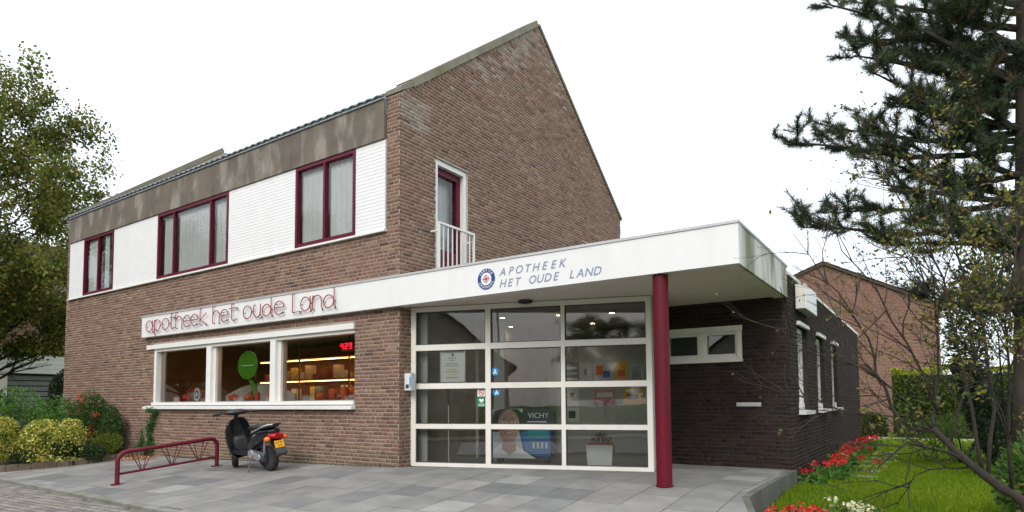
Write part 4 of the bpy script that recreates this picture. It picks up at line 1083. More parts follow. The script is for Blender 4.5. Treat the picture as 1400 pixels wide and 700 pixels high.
for i, (ch, x0, x1) in enumerate(LET):
    mb = MB(); zb, xh = 2.635, .245
    if ch in 'L' or i == 18: pass
    for st in GLY[ch]:
        pts = [NF.p(x0+(x1-x0)*a, zb+xh*z, 0) for a, z in st]
        mb.tube(pts, .0095, 6)
    letter = mb.build('letter', 'tube_red', neon, smooth=40)
    mb = MB(); st = GLY[ch][0]
    for (a, z) in (st[0], st[len(st)//2], st[-1]):
        p = NF.p(x0+(x1-x0)*a, zb+xh*z, 0); mb.tube([p+Vector((0, .043, 0)), p+Vector((0, .004, 0))], .0075, 5)
    e_ = GLY[ch][-1][-1]; p = NF.p(x0+(x1-x0)*e_[0], zb+xh*e_[1], 0); mb.tube([p, p+Vector((.004, .0, -.035))], .013, 6)
    mb.build('standoff', 'tube_black', letter)
# printed lettering and emblem
sg = thing('fascia_lettering', 'slanted grey blue capitals on the canopy fascia over the entrance', 'lettering', (-4.3, YFA, 2.7))
def row(txt, x0, x1, z, size):
    n = len(txt); st = (x1-x0)/(n-1)
    for i, ch in enumerate(txt):
        if ch != ' ': place_text('letter', ch, CAN, x0+st*i, z, .003, size, 'letter_blue', sg, shear=.28)
row('APOTHEEK', -4.87, -3.93, 2.768, .155); row('HET OUDE LAND', -4.87, -3.43, 2.605, .155)
em = thing('round_emblem', 'round navy and white emblem with a red compass star on the canopy fascia', 'emblem', (-5.144, YFA, 2.757))
ex, ez = -5.144, 2.752
mb = MB(); CAN.slab(mb, [(ex+.15*math.cos(2*math.pi*k/40), ez+.15*math.sin(2*math.pi*k/40)) for k in range(40)], .001, .005); mb.build('ring', 'emblem_blue', em)
mb = MB(); CAN.slab(mb, [(ex+.09*math.cos(2*math.pi*k/36), ez+.09*math.sin(2*math.pi*k/36)) for k in range(36)], .0055, .008); mb.build('centre', 'emblem_white', em)
mb = MB(); CAN.slab(mb, [(ex+(.085 if k % 4 == 0 else .038 if k % 4 == 2 else .02)*math.cos(math.pi*k/8), ez+(.085 if k % 4 == 0 else .038 if k % 4 == 2 else .02)*math.sin(math.pi*k/8)) for k in range(16)], .0085, .0105); mb.build('star', 'emblem_red', em)
mb = MB(); n = 32; v = []
for k in range(n): v += [tuple(CAN.p(ex+r_*math.cos(2*math.pi*k/n), ez+r_*math.sin(2*math.pi*k/n), .0112)) for r_ in (.045, .052)]
mb.v = v; mb.f = [(2*k, 2*k+1, (2*k+3) % (2*n), (2*k+2) % (2*n)) for k in range(n)]; mb.build('compass_ring', 'emblem_blue', em)
for i, ch in enumerate('SERVICE'):
    an = R(90+54-18*i); place_text('letter', ch, CAN, ex+.105*math.cos(an), ez+.105*math.sin(an), .0065, .05, 'emblem_white', em, rot=an-math.pi/2)
for i, ch in enumerate('APOTHEEK'):
    an = R(270-63+18*i); place_text('letter', ch, CAN, ex+.138*math.cos(an), ez+.138*math.sin(an), .0065, .05, 'emblem_white', em, rot=an+math.pi/2)

# ------------------------------------------------------------------ bicycle rack
RK = [(-11.08, 5.05), (-10.95, 6.72)]
t = thing('bicycle_rack', 'dark red tubular bicycle rack standing on the grey slabs', 'bicycle rack', (RK[0][0], RK[0][1], gz(*RK[0])))
A = Vector((*RK[0], gz(*RK[0]))); B = Vector((*RK[1], gz(*RK[1]))); dv = B-A; H_ = .52
def rk(s, z): return A+dv*s+Z*z
mb = MB(); path = [rk(0, .004)]+[rk(0, H_-.14)]
for k in range(1, 7): an = R(180-15*k); path.append(rk(.085+.085*math.cos(an), H_-.14+.14*math.sin(an)))
for k in range(0, 7): an = R(90-15*k); path.append(rk(1-.085+.085*math.cos(an), H_-.14+.14*math.sin(an)))
path.append(rk(1, .004)); mb.tube(path, .036, 12); mb.build('hoop', 'rack_red', t, smooth=50)
mb = MB(); mb.tube([rk(.025, .17), rk(.975, .17)], .021, 8); mb.build('lower_rail', 'rack_red', t, smooth=50)
for c in (.23, .52, .8):
    for (s0, s1) in ((-.012, -.115), (-.006, -.06), (.006, .05), (.012, .105)):
        mb = MB(); mb.tube([rk(c+s0, .17), rk(c+s1, H_-.02)], .008, 6); mb.build('rod', 'rack_red', t, smooth=50)
for s in (0, 1):
    mb = MB(); mb.lathe([(.001, .001), (.095, .001), (.095, .012), (.001, .014)], tuple(rk(s, 0)), 18); mb.build('foot_plate', 'rack_red', t)
# ------------------------------------------------------------------ scooter (local axes: +x forward, +y left)
sc_ = thing('motor_scooter', 'black motor scooter with yellow number plate parked against the brick wall', 'scooter', (-9.17, 6.6, gz(-9.2, 6.6)), local=True, rotz=R(176))
sc_.rotation_euler = (R(-7), 0, R(176))
def part(mb, name, m, parent=None, smooth=45):
    o = mb.build(name, m, None, smooth=smooth); o.parent = parent or sc_; return o
def ring_xz(x, zc, hw, hh, n=14, p=2.6, yc=0):
    r = []
    for k in range(n):
        a = 2*math.pi*k/n; c, s = math.cos(a), math.sin(a)
        r.append((x, yc+hw*abs(c)**(2/p)*(1 if c > 0 else -1), zc+hh*abs(s)**(2/p)*(1 if s > 0 else -1)))
    return r
STEER = R(-29)
def steer(mb):      # turned about the raked steering axis
    c, q = math.cos(STEER), math.sin(STEER)
    ax = lambda z: 1.12-.19*min(1.0, max(0, z-.2)/.75)
    mb.v = [(ax(v[2])+(v[0]-ax(v[2]))*c-v[1]*q, (v[0]-ax(v[2]))*q+v[1]*c, v[2]) for v in mb.v]; return mb
for x, yaw in ((0, 0), (1.15, 0)):
    def rot(v): return (x+(v[0]-x)*math.cos(yaw)-v[1]*math.sin(yaw), (v[0]-x)*math.sin(yaw)+v[1]*math.cos(yaw), v[2])
    mb = MB(); n = 28
    prof_ = [(.145, -.045), (.18, -.055), (.205, -.045), (.215, -.02), (.217, 0), (.215, .02), (.205, .045), (.18, .055), (.145, .045)]
    rings = [[(x+r_*math.cos(2*math.pi*k/n), h_, .217+r_*math.sin(2*math.pi*k/n)) for r_, h_ in prof_] for k in range(n)]
    mb.loft(rings+[rings[0]], caps=False); mb.v = [rot(v) for v in mb.v]
    if x: steer(mb)
    wh = part(mb, 'wheel', 'rubber')
    mb = MB(); mb.lathe([(.148, -.04), (.148, .04), (.12, .03), (.045, .045), (.001, .045), (.001, -.045), (.045, -.045), (.12, -.03)], (x, 0, .217), 20, 'y'); mb.v = [rot(v) for v in mb.v]
    if x: steer(mb)
    part(mb, 'rim', 'grey_plastic', wh)
# rear body: lofted fairing
mb = MB(); mb.loft([ring_xz(-.3, .69, .05, .035), ring_xz(-.24, .665, .1, .06), ring_xz(-.08, .63, .13, .1), ring_xz(.12, .58, .145, .13), ring_xz(.32, .5, .135, .16), ring_xz(.44, .42, .12, .14)]); part(mb, 'rear_fairing', 'black_gloss')
mb = MB(); mb.loft([ring_xz(-.26, .765, .07, .02), ring_xz(-.18, .765, .125, .04), ring_xz(.05, .755, .14, .05), ring_xz(.25, .735, .13, .05), ring_xz(.42, .715, .1, .045), ring_xz(.47, .7, .06, .03)]); part(mb, 'seat', 'black_plastic')
for s in (1, -1):
    mb = MB(); mb.tube([(.26, .145*s, .655), (.1, .158*s, .7), (-.08, .15*s, .755), (-.22, .12*s, .79), (-.31, .07*s, .8)], [.009, .016, .018, .016, .008], 8); part(mb, 'grab_rail', 'chrome')
mb = MB(); mb.tube([(-.31, -.07, .8), (-.33, 0, .803), (-.31, .07, .8)], .012, 8); part(mb, 'grab_rail', 'black_plastic')
mb = MB(); mb.loft([ring_xz(-.345, .6, .085, .035), ring_xz(-.3, .605, .115, .05), ring_xz(-.2, .61, .12, .05)]); part(mb, 'tail_light', 'red_lens')
for s in (1, -1):
    mb = MB(); blob(mb, (-.24, .155*s, .565), (.06, .05, .042), 12, 8); part(mb, 'indicator', 'orange_lens', smooth=True)
# mudguard with number plate
mb = MB(); mb.hexa([(-.2, -.1, .52), (-.2, .1, .52), (-.33, .11, .36), (-.33, -.11, .36), (-.23, -.1, .56), (-.23, .1, .56), (-.355, .11, .37), (-.355, -.11, .37)]); part(mb, 'mudguard', 'black_plastic')
mb = MB(); mb.loft([[(x_, y_, z_) for y_ in (-.1, -.05, .05, .1)]+[(x_-.02, y_, z_+.02) for y_ in (.1, .05, -.05, -.1)] for x_, z_ in ((-.3, .4), (-.37, .35), (-.38, .3), (-.34, .27))]); part(mb, 'mud_flap', 'grey_plastic')
mb = MB(); mb.hexa([(-.352, -.085, .415), (-.352, .085, .415), (-.345, .085, .415), (-.345, -.085, .415), (-.325, -.085, .53), (-.325, .085, .53), (-.318, .085, .53), (-.318, -.085, .53)]); plate = part(mb, 'number_plate', 'plate_yellow')
for i, (y, z) in enumerate([(.05, .48), (.02, .48), (-.02, .48), (-.05, .48), (.03, .435), (0, .435), (-.03, .435)]):
    xo = -.3535+(z+.016-.415)/.115*.027-.001; mb = MB(); mb.box(xo-.0006, xo, y-.006, y+.006, z, z+.024) ; part(mb, 'character', 'print_black', plate, False)
# drive unit on the left, exhaust on the right
mb = MB(); mb.loft([ring_xz(-.06, .24, .03, .06, yc=.11), ring_xz(.0, .25, .045, .085, yc=.115), ring_xz(.15, .27, .05, .085, yc=.12), ring_xz(.3, .29, .045, .08, yc=.115), ring_xz(.4, .3, .03, .05, yc=.105)]); part(mb, 'belt_cover', 'grey_plastic')
mb = MB(); mb.lathe([(.001, .0), (.075, .0), (.07, .025), (.02, .035), (.001, .035)], (.28, .158, .3), 16, 'y'); mb.lathe([(.001, .0), (.055, .0), (.05, .02), (.001, .025)], (.06, .158, .255), 16, 'y'); mb.hexa([(.06, .158, .2), (.28, .158, .235), (.28, .17, .235), (.06, .17, .2), (.06, .158, .31), (.28, .158, .365), (.28, .17, .365), (.06, .17, .31)]); part(mb, 'engine_cover', 'silver')
mb = MB(); mb.tube([(.35, -.1, .22), (.2, -.13, .2), (.05, -.15, .24), (-.25, -.15, .32)], [.02, .025, .05, .05], 10); part(mb, 'exhaust', 'grey_plastic')
mb = MB(); mb.tube([(.0, .1, .22), (-.08, .1, .55)], .018, 8); part(mb, 'shock_absorber', 'silver')
# floorboard, tunnel, leg shield
mb = MB(); mb.loft([ring_xz(.38, .3, .13, .06, p=4), ring_xz(.6, .29, .17, .035, p=4), ring_xz(.85, .3, .18, .035, p=4), ring_xz(.93, .36, .18, .06, p=4)]); part(mb, 'floorboard', 'black_plastic')
def shield_ring(z, x, hw, th): 
    return [(x-th+.06*(abs(k)/4)**2*-1, hw*k/4, z) for k in range(-4, 5)]+[(x+.03-.06*(abs(k)/4)**2, hw*k/4, z) for k in range(4, -5, -1)]
mb = MB(); mb.loft([shield_ring(.2, .84, .15, .02), shield_ring(.3, .9, .215, .02), shield_ring(.5, .96, .235, .025), shield_ring(.66, .985, .225, .025), shield_ring(.78, .975, .19, .025), shield_ring(.86, .955, .13, .02), shield_ring(.89, .94, .08, .02)]); part(mb, 'leg_shield', 'black_gloss')
mb = MB(); mb.loft([ring_xz(.82, .43, .1, .1, p=4), ring_xz(.9, .45, .11, .12, p=4), ring_xz(.955, .46, .1, .11, p=4)]); part(mb, 'glove_box', 'grey_plastic')
mb = MB(); mb.loft([[(x_, .0+y_, z_) for y_ in (-.085, -.04, .04, .085)]+[(x_-.035, y_, z_) for y_ in (.075, .04, -.04, -.075)] for x_, z_ in ((.93, .3), (.955, .45), (.965, .6), (.95, .76))]); part(mb, 'inner_shield', 'black_plastic')
mb = MB(); mb.loft([[(1.15+.245*math.cos(R(a)), y_, .22+.245*math.sin(R(a))) for y_ in (-.07, -.05, .05, .07)]+[(1.15+.225*math.cos(R(a)), y_, .22+.225*math.sin(R(a))) for y_ in (.07, .05, -.05, -.07)] for a in range(10, 171, 20)]); steer(mb); part(mb, 'front_fender', 'black_gloss')
for s in (1, -1):
    mb = MB(); mb.tube([(1.15, .075*s, .22), (1.07, .06*s, .5), (1.03, .03*s, .62)], .018, 8); steer(mb); part(mb, 'fork', 'grey_plastic')
mb = MB(); mb.tube([(.98, 0, .8), (.935, 0, .96)], .035, 10); steer(mb); part(mb, 'steering_column', 'black_plastic')
mb = MB(); blob(mb, (.93, -.0, .985), (.1, .2, .055), 16, 8); steer(mb); pod = part(mb, 'handlebar_pod', 'black_plastic', smooth=True)
mb = MB(); blob(mb, (1.0, 0, .975), (.06, .1, .05), 14, 8); steer(mb); part(mb, 'headlight', 'chrome', pod, True)
for s in (1, -1):
    mb = MB(); mb.tube([(.92, .17*s, .985), (.87, .33*s, .975)], .014, 8); steer(mb); hb = part(mb, 'handlebar', 'black_plastic')
    mb = MB(); mb.tube([(.888, .26*s, .98), (.853, .375*s, .972)], .021, 8); steer(mb); part(mb, 'grip', 'rubber', hb)
    mb = MB(); mb.tube([(.94, .2*s, .985), (.93, .3*s, .97), (.91, .36*s, .965)], .007, 6); steer(mb); part(mb, 'brake_lever', 'black_plastic', hb)
    mb = MB(); blob(mb, (.99, .17*s, .97), (.03, .04, .022), 10, 6); steer(mb); part(mb, 'indicator', 'orange_lens', smooth=True)
mb = MB(); mb.tube([(.4, .1, .25), (.33, .18, .09), (.3, .25, -.022)], .011, 6); mb.tube([(.3, .25, -.018), (.36, .28, -.02)], .01, 6); part(mb, 'side_stand', 'black_plastic')
mb = MB(); mb.tube([(.22, -.09, .16), (.12, -.1, .08)], .012, 6); mb.tube([(.22, .06, .16), (.1, .06, .07)], .012, 6); part(mb, 'centre_stand', 'grey_plastic')

# ------------------------------------------------------------------ plants
def surf_points(n, c, r, seed, noise=.25, shell=.55):
    """points in a lumpy ellipsoid, denser near its surface; clumps"""
    g = np.random.default_rng(seed)
    d = g.normal(size=(n, 3)); d /= np.linalg.norm(d, axis=1)[:, None]
    k = g.normal(size=(9, 3)); k /= np.linalg.norm(k, axis=1)[:, None]; amp = g.uniform(-noise, noise, 9)
    bump_ = 1+sum(a*np.maximum(0, (d@kk)-.3)*1.6 for a, kk in zip(amp, k))
    rad = bump_*(1-shell*g.random(n)**2)
    return np.array(c)+d*np.array(r)*rad[:, None]
def shrub(name, label, c, r, n, size, pal, p=None, seed=0, cat='shrub', berries=None, stems=5, zmin=None, group=None, var=.25, lobes=None):
    base = (c[0], c[1], c[2]-r[2])
    t = thing(name, label, cat, base, group)
    P = surf_points(n, c, r, seed) if lobes is None else np.concatenate([surf_points(int(n*f_), c_, r_, seed+7*q_, .5) for q_, (c_, r_, f_) in enumerate(lobes)]); n = len(P)
    zb = zmin if zmin is not None else c[2]-r[2]
    P[:, 2] = np.where(P[:, 2] < zb+.02, zb+.02+np.abs(P[:, 2]-zb)*.2, P[:, 2])
    V, F = leaf_cloud(P, size, seed=seed); npmesh('foliage', V, F, 'leaf', t, leafcols(n, pal, p, var, seed))
    mb = MB(); g = random.Random(seed)
    for i in range(stems):
        an = g.uniform(0, 6.28); q = (c[0]+r[0]*.5*math.cos(an), c[1]+r[1]*.5*math.sin(an), c[2]+r[2]*.3)
        mb.tube([(c[0]+.05*math.cos(an), c[1]+.05*math.sin(an), zb), ((c[0]+q[0])/2, (c[1]+q[1])/2, (zb+q[2])/2+.05), q], [.025, .018, .008], 6)
    mb.build('stem', 'bark_grey', t)
    if berries:
        for k in range(berries):
            pass
    return t, P
bedz = lambda x, y: gz(x, y)+.12
# planting bed with brick edging
BE = [(-19.6, 3.2), (-16.45, 5.05), (-15.3, 6.1), (-14.75, 7.28)]
mb = MB(); mb.prism([(x, y, gz(x, y)+.1) for x, y in BE]+[(-19.1, 7.3, gz(-19, 7.3)+.1), (-24, 7.6, -.2), (-24, 3.4, -.4)], (0, 0, -.5)); tag(mb.build('planting_bed', 'earth'), kind='structure')
edge = thing('bed_edging', 'low reddish brick edging along the planting bed', 'edging', (-16.4, 5.1, gz(-16.4, 5.1)))
emats = [mat('edging_a', (.13, .09, .065), .9, noise=.25, nscale=8, bump=.3, dirt=(.1, .1, .05), dscale=3, dlo=.5, dhi=.75), mat('edging_b', (.105, .075, .055), .9, noise=.25, nscale=8, bump=.3, dirt=(.09, .09, .05), dscale=3, dlo=.5, dhi=.75)]
for (p, q) in zip(BE, BE[1:]):
    p = Vector((*p, 0)); q = Vector((*q, 0)); L = (q-p).length; d = (q-p)/L; nn = Vector((d.y, -d.x, 0)); s = 0
    while s < L-.02:
        a = p+d*(s+.006); b = p+d*min(s+.244, L); mb = MB()
        c = [a, b, b+nn*.1, a+nn*.1]
        mb.hexa([(v.x, v.y, gz(v.x, v.y)-.1) for v in c]+[(v.x, v.y, gz(v.x, v.y)+.135+random.uniform(-.006, .006)) for v in c])
        mb.build('edging_brick', random.choice(emats), edge); s += .25
YEL = [(.5, .42, .08), (.6, .54, .2), (.36, .34, .05), (.1, .17, .025), (.06, .11, .02)]
shrub('variegated_bush', 'yellow variegated bush at the front of the bed', (-16.9, 5.6, .2), (.9, .6, .5), 15000, .06, YEL, [.2, .14, .22, .26, .18], 11, zmin=-.2,
      lobes=[((-16.85, 5.35, .28), (.7, .5, .6), .4), ((-16.2, 5.8, .2), (.55, .38, .5), .3), ((-15.85, 6.2, .16), (.4, .3, .36), .14), ((-17.7, 4.8, .3), (.8, .6, .65), .16)])
shrub('green_bush', 'bright green bush behind the yellow one', (-17.7, 6.3, .55), (1.0, .6, .7), 14000, .06, [(.06, .15, .016), (.09, .19, .026), (.045, .1, .015), (.035, .07, .02)], [.3, .25, .25, .2], 12, zmin=-.2,
      lobes=[((-18.1, 5.9, .5), (.9, .6, .62), .35), ((-17.2, 6.5, .42), (.7, .5, .6), .35), ((-16.75, 6.85, .3), (.5, .35, .55), .2), ((-18.9, 5.4, .5), (.7, .6, .7), .1)])
t, P = shrub('firethorn', 'dark green firethorn with orange berries against the brick wall', (-16.2, 6.85, .5), (.7, .4, .75), 12000, .055, [(.035, .075, .02), (.05, .1, .025), (.03, .055, .018), (.08, .11, .03)], [.35, .3, .2, .15], 13, zmin=-.2,
      lobes=[((-16.35, 6.85, .5), (.62, .36, .74), .4), ((-15.7, 6.98, .42), (.5, .26, .62), .35), ((-16.95, 6.8, .45), (.5, .36, .62), .25)])
shrub('low_juniper', 'low yellow green spreading conifer at the right end of the bed', (-15.4, 6.65, .1), (.5, .35, .25), 6500, .045, [(.13, .16, .02), (.19, .2, .028), (.07, .1, .018), (.05, .08, .016)], None, 14, zmin=-.18,
      lobes=[((-15.25, 6.78, .08), (.42, .3, .24), .45), ((-15.65, 6.6, .1), (.45, .3, .26), .35), ((-15.95, 6.75, .12), (.35, .25, .24), .2)])
shrub('dark_groundcover', 'dark glossy ivy mound along the front brick edging', (-15.8, 6.25, -.02), (.5, .35, .28), 6500, .055, [(.025, .05, .018), (.035, .07, .025), (.02, .035, .015)], None, 15, zmin=-.2,
      lobes=[((-15.62, 6.1, -.04), (.32, .25, .26), .45), ((-15.3, 6.4, -.05), (.35, .25, .24), .4), ((-16.2, 5.45, -.1), (.35, .18, .14), .15)])
shrub('columnar_conifer', 'narrow dark conifer between the garage and the pharmacy corner', (-22.3, 8.6, 1.0), (.5, .5, 1.35), 5000, .08, [(.018, .03, .012), (.025, .04, .014)], None, 16, zmin=-.3)
shrub('dark_garden_bush', 'dark bush at the left picture edge beside the garage', (-25.2, 7.2, .5), (1.1, 1.1, 1.1), 5000, .09, [(.02, .04, .014), (.03, .055, .018)], None, 17, zmin=-.5)
V = []; F = []; g = np.random.default_rng(5); C2 = []
bs = P[(P[:, 1] < 6.9) & (P[:, 2] > .1)]
for k in range(34):
    c0 = bs[g.integers(len(bs))]+np.array([.05, -.06, 0])
    for q in range(12):
        c = c0+g.normal(size=3)*.035; s = .016; o = len(V)
        V += [c+np.array(v)*s for v in ((1, 0, 0), (-1, 0, 0), (0, 1, 0), (0, -1, 0), (0, 0, 1), (0, 0, -1))]
        F += [(o+a, o+b, o+e) for a, b, e in ((0, 2, 4), (2, 1, 4), (1, 3, 4), (3, 0, 4), (2, 0, 5), (1, 2, 5), (3, 1, 5), (0, 3, 5))]; C2 += [np.array([.65, .09, .02])*g.uniform(.7, 1.15)]*6
npmesh('berries', V, F, 'petal', t, np.array(C2), kind='stuff')
# ivy strand on the wall and its fallen leaves
t = thing('climbing_ivy', 'thin ivy strand climbing the brick wall below the window corner', 'climber', (-14.5, 7.28, -.15))
mb = MB(); pth = [(-14.62+.1*math.sin(k*.9)+.035*k, 7.285, -.15+.118*k) for k in range(9)]; mb.tube(pth, .008, 5); mb.tube([(-14.6, 7.285, -.12), (-14.85, 7.285, .1), (-14.9, 7.285, .45)], .006, 5); mb.build('stem', 'bark_grey', t)
g = np.random.default_rng(21); q = np.array(pth); idx = g.integers(0, 8, 700); f_ = g.random(700)[:, None]
P = q[idx]*(1-f_)+q[idx+1]*f_+g.normal(size=(700, 3))*[.075, .012, .06]; P[:, 1] = np.minimum(P[:, 1], 7.29)-.02
P2 = np.array([-14.7, 7.25, -.02])+g.normal(size=(420, 3))*[.17, .03, .1]; P3 = np.array([-14.87, 7.26, .2])+g.normal(size=(90, 3))*[.04, .015, .18]
P4 = np.array([-14.3, 7.2, .88])+g.normal(size=(90, 3))*[.12, .03, .03]
P = np.concatenate([P, P2, P3, P4]); V, F = leaf_cloud(P, .055, seed=22); npmesh('leaves', V, F, 'leaf', t, leafcols(len(P), [(.03, .1, .02), (.045, .13, .03), (.025, .07, .02)], None, .25, 3))
P = np.array([(x, y, gz(x, y)+.006+abs(g.normal())*.018) for x, y in zip(g.normal(-14.55, .35, 420), 7.12-np.abs(g.normal(0, .16, 420)))])
V, F = leaf_cloud(P, .06, seed=23); tag(npmesh('fallen_leaves', V, F, 'dead_leaf', None, leafcols(420, [(.35, .17, .06), (.28, .12, .05), (.2, .1, .05), (.4, .25, .1)], None, .25, 4)), kind='stuff')
P = np.array([(x, y, gz(x, y)+.004) for x, y in zip(g.uniform(-14, -2, 90), g.uniform(4.7, 7.0, 90))])
V, F = leaf_cloud(P, .035, seed=24); V[:, 2] = [gz(v[0], v[1])+.005 for v in V]
tag(npmesh('leaf_litter', V, F, 'dead_leaf', None, leafcols(90, [(.2, .13, .06), (.14, .1, .05)], None, .25, 4)), kind='stuff')
# moss and weeds at the foot of the front wall
P = np.array([(x, y, gz(x, y)+.01) for x, y in zip(g.uniform(-13.5, -7, 900), 7.3-np.abs(g.normal(0, .03, 900)))])
V, F = leaf_cloud(P, .025, seed=25); tag(npmesh('wall_foot_moss', V, F, 'leaf', None, leafcols(900, [(.06, .07, .02), (.09, .085, .03)], None, .3, 5)), kind='stuff')

# ------------------------------------------------------------------ trees
def grow(mb, p0, d0, L, r, lvl, g, tips, spread=.6, up=.15, nseg=4, kids=(3, 5), rmin=.008, shrink=.62):
    pts = [Vector(p0)]; d = Vector(d0).normalized()
    for i in range(nseg):
        d = (d+Vector((g.gauss(0, .16), g.gauss(0, .16), g.gauss(0, .12)+up*.3))).normalized(); pts.append(pts[-1]+d*(L/nseg))
    rs = [max(rmin*.6, r*(1-.65*i/nseg)) for i in range(nseg+1)]
    mb.tube(pts, rs, 7 if r > .05 else 5 if r > .015 else 4, caps=False)
    if lvl == 0: tips += [tuple(q) for q in pts[1:]]; return
    if lvl == 1: tips += [tuple(q) for q in pts[2:]]
    for k in range(g.randint(*kids)):
        s = g.uniform(.3, 1.0); i = min(nseg-1, int(s*nseg)); q = pts[i].lerp(pts[i+1], s*nseg-i)
        ax = Vector((g.gauss(0, 1), g.gauss(0, 1), g.gauss(0, .6))); dd = ((pts[i+1]-pts[i]).normalized()+ax.normalized()*spread+Vector((0, 0, up))).normalized()
        grow(mb, q, dd, L*shrink*g.uniform(.8, 1.15), max(rmin, rs[i]*.6), lvl-1, g, tips, spread, up, max(3, nseg-1), kids, rmin, shrink)
def broadleaf(name, label, base, height, spread_r, nleaf, lsize, pal, p, seed, group=None):
    t = thing(name, label, 'tree', base, group); g = random.Random(seed); tips = []
    mb = MB(); x, y, z = base
    tr = [Vector((x, y, z))]
    for k in range(1, 9): tr.append(Vector((x+g.gauss(0, .06)*k*.3, y+g.gauss(0, .06)*k*.3, z+height*.88*k/8)))
    mb.tube(tr, [.15*(1-.85*k/8)+.02 for k in range(9)], 10); mb.build('trunk', 'bark_grey', t, smooth=True)
    mb = MB()
    for k in range(58):
        f_ = .2+.78*(k/58)**1.6; i = min(7, int(f_*8)); q = tr[i].lerp(tr[i+1], f_*8-i); an = k*2.399+g.uniform(-.3, .3)
        rad = spread_r*(math.sin(math.pi*min(1, .18+.75*(1-f_)))**.8)*g.uniform(.6, 1.28)
        grow(mb, q, (math.cos(an), math.sin(an), .35+.5*f_), rad*.75, .05*(1-.6*f_)+.01, 2, g, tips, .75, .05, 4, (3, 4), .006, .55)
    mb.build('branches', 'bark_grey', t)
    T = np.array(tips); r = np.random.default_rng(seed)
    P = T[r.integers(len(T), size=nleaf)]+r.normal(size=(nleaf, 3))*.2
    P = P[P[:, 2] > z+3.3]; nleaf = len(P)
    V, F = leaf_cloud(P, lsize, seed=seed, aspect=.7, droop=.3)
    # a few boughs have turned more than others
    cl = leafcols(nleaf, pal, p, .3, seed); npmesh('crown', V, F, 'leaf', t, cl)
    return t
OLIVE = [(.075, .1, .015), (.11, .13, .02), (.17, .15, .024), (.13, .085, .022), (.042, .06, .012)]
tr1 = broadleaf('birch_tree', 'tall olive and yellow autumn tree rising at the left edge', (-26.2, 7.7, -.55), 12.9, 4.3, 100000, .12, OLIVE, [.3, .28, .17, .1, .15], 31)
# trees and house across the street, seen in the glass
def copy_tree(o, loc, label, group=None):
    r = o.copy(); COL.objects.link(r); r.location = loc; r['label'] = label
    if group: r['group'] = group
    for ch in list(o.children):
        c = ch.copy(); COL.objects.link(c); c.parent = r; c.matrix_parent_inverse = ch.matrix_parent_inverse.copy()
    return r
for i, (x, y) in enumerate([(3.2, -27), (8.5, -29), (15, -24), (-24, -13), (-33, -17), (-42, -12), (-19, -24), (-50, -20), (22, -27), (-29, -26), (30, -22), (-37, -5.5), (-42, -8.5), (-29.5, -9.5)]):
    copy_tree(tr1, (x, y, -.8), 'autumn street tree across the road, mirrored in the pharmacy glass', 'street trees across the road').scale = (.8, .8, .62) if -1 < x < 20 else (1, 1, 1)

# pine: trunk, boughs to where foliage pads sit
pine = thing('pine_tree', 'tall dark pine with heavy needle pads at the right edge', 'tree', (.92, 10.96, -.3))
mb = MB(); tp = [Vector((1.02, 10.96, -.35)), Vector((1.06, 10.96, 1.0)), Vector((1.16, 10.95, 3.2)), Vector((1.28, 10.94, 6.2)), Vector((1.33, 10.9, 9.0)), Vector((1.35, 10.9, 11.5))]
mb.tube(tp, [.2, .17, .16, .14, .1, .03], 12); mb.build('trunk', 'bark_brown', pine, smooth=True)
def trunk_at(z):
    for a, b in zip(tp, tp[1:]):
        if a.z <= z <= b.z: return a.lerp(b, (z-a.z)/(b.z-a.z))
    return tp[-1]
g = random.Random(3); mb = MB(); tuft = []
PT = [((-1.3, 10.52, 7.14), .6, 1.0), ((-1.01, 11.46, 6.85), .45, .9), ((-.2, 10.4, 6.4), .5, .8), ((-.65, 10.38, 5.8), .5, .9), ((-1.89, 10.63, 5.12), .1, 1.3), ((-1.3, 11.4, 5.45), .2, 1.1),
      ((-.74, 10.98, 4.75), .1, .9), ((-1.71, 10.46, 3.69), -.3, 1.0), ((-1.3, 11.33, 4.05), -.2, 1.0), ((-.59, 10.98, 3.4), -.3, .8), ((-.05, 10.2, 5.15), .2, .8), ((.07, 12.0, 6.74), .4, .9),
      ((.36, 12.0, 4.4), 0, .7), ((-.17, 11.6, 2.66), -.2, .6), ((.49, 10.3, 2.42), -.2, .6), ((.7, 12.1, 5.8), .2, .8), ((.3, 9.9, 6.9), .5, .8), ((-.6, 11.2, 8.0), .6, .9), ((0, 10.3, 8.6), .6, .8),
      ((2.9, 10.6, 6.6), .3, 1.2), ((2.6, 11.9, 5.2), .1, 1.2), ((3.2, 10.2, 4.3), .0, 1.2), ((1.6, 9.2, 5.6), .2, 1.0), ((1.4, 12.9, 6.2), .2, 1.0), ((2.2, 11.2, 8.3), .6, .8), ((1.9, 10.1, 7.6), .5, .8), ((1.2, 12.4, 4.0), 0, .8), ((1.8, 11, 9.8), .5, .6), ((.7, 11.2, 9.9), .5, .6), ((2.4, 9.7, 3.3), -.2, .8), ((.55, 11.5, 3.4), -.2, .5),
      ((.3, 10.6, 7.4), .4, .9), ((-.2, 10.9, 7.5), .5, .9), ((.5, 10.4, 6.2), .3, .8), ((.2, 11.3, 5.9), .2, .9), ((-.4, 11.3, 6.3), .3, .9), ((.6, 10.4, 5.3), .1, .8), ((.3, 11.5, 5.2), .1, .8), ((-.35, 10.9, 5.4), .1, .9), ((.5, 11.5, 7.3), .4, .9), ((-.6, 10.7, 4.2), -.1, .7), ((.35, 10.8, 4.6), 0, .7), ((-.9, 10.8, 6.3), .3, .8), ((-.7, 11.0, 7.2), .5, .8), ((.2, 10.2, 3.5), -.1, .6), ((-.2, 11.2, 3.7), -.1, .6)]
